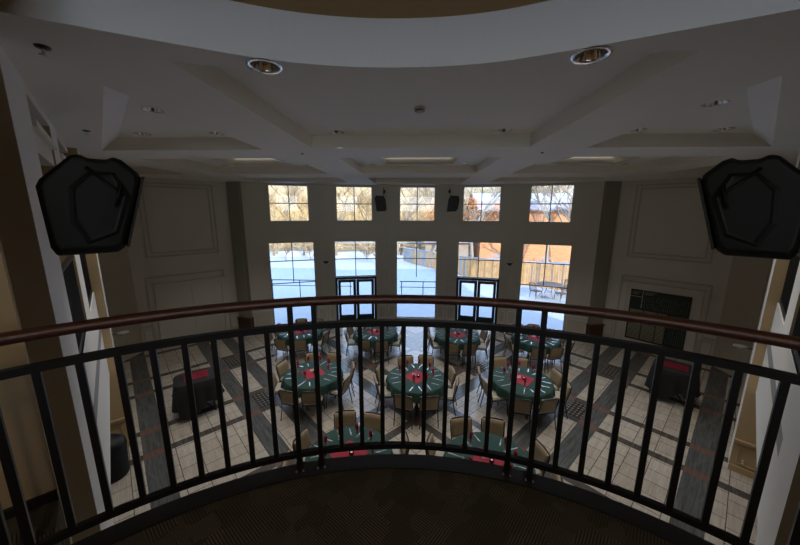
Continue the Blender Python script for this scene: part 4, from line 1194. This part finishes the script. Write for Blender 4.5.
# pipe railing near the windows
t = thing('pipe_rail', 'dark pipe railing in the snow just outside the windows', 'railing', (-4, 17.2, 0))
RZ = 1.18
m = MB()
for (x0, x1, yy) in ((-6.0, .4, .0), (3.1, 5.7, .0)):
    m.tube([(x0, yy, RZ), (x1, yy, RZ)], .028); m.tube([(x0, yy, RZ-.32), (x1, yy, RZ-.32)], .02)
m.build('rail', 'black_metal', t)
for x in (-5.8, -4.2, -2.6, -1, .3, 3.2, 4.4, 5.6):
    m = MB(); m.tube([(x, 0, -.1), (x, 0, RZ)], .024); m.build('post', 'black_metal', t)
# patio set, right
t = thing('patio_table', 'round brown metal patio table outside the rightmost window', 'patio table', (8.2, 19.3, -.08))
m = MB(); m.lathe([(.001, .72), (.72, .72), (.74, .74), (.72, .76), (.001, .77)], 28); m.build('tabletop', 'patio', t)
for a in range(4):
    m = MB(); q = a*PI/2; m.tube([(.5*math.cos(q), .5*math.sin(q), .72), (.35*math.cos(q), .35*math.sin(q), .35), (.6*math.cos(q), .6*math.sin(q), 0)], .02, 6); m.build('leg', 'patio', t)
for i, (a, lb) in enumerate(((3.6, 'left'), (5.0, 'front'), (.3, 'right'))):
    x, y = 8.2+1.05*math.cos(a), 19.3+1.05*math.sin(a)
    t = thing('patio_chair', 'brown metal mesh patio chair, the %s one around the patio table' % lb, 'patio chair', (x, y, -.08), a+PI/2, 'patio chairs')
    m = MB(); m.box((0, 0, .43), (.5, .5, .04), bev=.015); m.build('seat', 'patio', t)
    m = MB()
    for k in range(7): m.tube([(-.22+k*.073, -.24, .45), (-.22+k*.073, -.33, .92)], .012, 6)
    m.tube([(-.25, -.24, .43), (-.25, -.33, .9), (0, -.35, 1.0), (.25, -.33, .9), (.25, -.24, .43)], .02, 6); m.build('backrest', 'patio', t)
    for sx in (-1, 1):
        for sy in (-1, 1):
            m = MB(); m.tube([(sx*.23, sy*.22, .43), (sx*.25, sy*.25, 0)], .018, 6); m.build('leg', 'patio', t)

# ------------------------------------------------------------------ light
sc = bpy.context.scene
w = bpy.data.worlds.new('sky'); sc.world = w; w.use_nodes = True
nt = w.node_tree; nt.nodes.clear()
out = nt.nodes.new('ShaderNodeOutputWorld'); bg = nt.nodes.new('ShaderNodeBackground')
tc = nt.nodes.new('ShaderNodeTexCoord'); sp_ = nt.nodes.new('ShaderNodeSeparateXYZ'); nt.links.new(tc.outputs['Generated'], sp_.inputs[0])
rp = nt.nodes.new('ShaderNodeValToRGB'); nt.links.new(sp_.outputs[2], rp.inputs[0])
rp.color_ramp.elements[0].position = 0; rp.color_ramp.elements[0].color = (.86, .93, 1.0, 1)
rp.color_ramp.elements[1].position = .6; rp.color_ramp.elements[1].color = (.42, .62, 1.0, 1)
bg.inputs[1].default_value = 3.9
nt.links.new(rp.outputs[0], bg.inputs[0]); nt.links.new(bg.outputs[0], out.inputs[0])
sun = bpy.data.lights.new('sun', 'SUN'); sun.energy = 6.6; sun.angle = .01; sun.color = (1, .90, .70)
so = bpy.data.objects.new('sun', sun); col.objects.link(so)
sd_ = Vector((-.70, 1, -.57)).normalized()       # travelling direction, from behind the building
so.rotation_euler = sd_.to_track_quat('-Z', 'Y').to_euler()
def portal(c, nrm_in, wd, ht):
    L_ = bpy.data.lights.new('window_portal', 'AREA'); L_.shape = 'RECTANGLE'; L_.size = wd; L_.size_y = ht
    L_.cycles.is_portal = True
    o = bpy.data.objects.new('window_portal', L_); col.objects.link(o); o.location = c
    o.rotation_euler = Vector(nrm_in).to_track_quat('-Z', 'Z').to_euler()
for k in range(-2, 3):
    A, t, nrm, c0, rz = bays[k]
    c = A+t*c0+nrm*.32
    portal((c.x, c.y, (ZUB+ZUT)/2), -nrm, 2*HU, ZUT-ZUB); portal((c.x, c.y, (ZLB+ZLT)/2), -nrm, 2*HL, ZLT-ZLB)
portal((0, -4.34, 5.75), (0, 1, 0), 3.55, 1.46)
def lamp(x, y, z, p, size, colr, lb):  # unseen lamp added to warm the balcony's tan wall and ceiling
    t_ = thing('added_fill_lamp', lb, 'ceiling light', (x, y, z))
    m = MB(); m.lathe([(.16, 0), (.165, -.03), (.15, -.03), (.15, 0)], 24); m.build('lamp_ring', 'trim', t_)
    m = MB(); m.lathe([(.15, -.02), (.12, -.05), (.06, -.07), (.001, -.075)], 24); m.build('lamp_glass', 'warmglow', t_)
    L_ = bpy.data.lights.new('fill_lamp_light', 'AREA'); L_.shape = 'DISK'; L_.size = size; L_.energy = p; L_.color = colr
    o = bpy.data.objects.new('fill_lamp_light', L_); col.objects.link(o); o.parent = t_; o.location = (0, 0, -.09)
lamp(-.05, -1.6, 6.49, 13, .3, (1, .74, .42), 'added warm fill lamp, unseen above the balcony behind the viewer')

sc.view_settings.view_transform = 'Standard'; sc.view_settings.look = 'None'
sc.view_settings.exposure = .64; sc.view_settings.gamma = 1; sc.view_settings.use_curve_mapping = False
try:
    sc.cycles.use_denoising = True; sc.cycles.max_bounces = 10; sc.cycles.diffuse_bounces = 6
    sc.cycles.transparent_max_bounces = 16; sc.cycles.sample_clamp_indirect = 6
    sc.cycles.caustics_reflective = False; sc.cycles.caustics_refractive = False
except Exception: pass
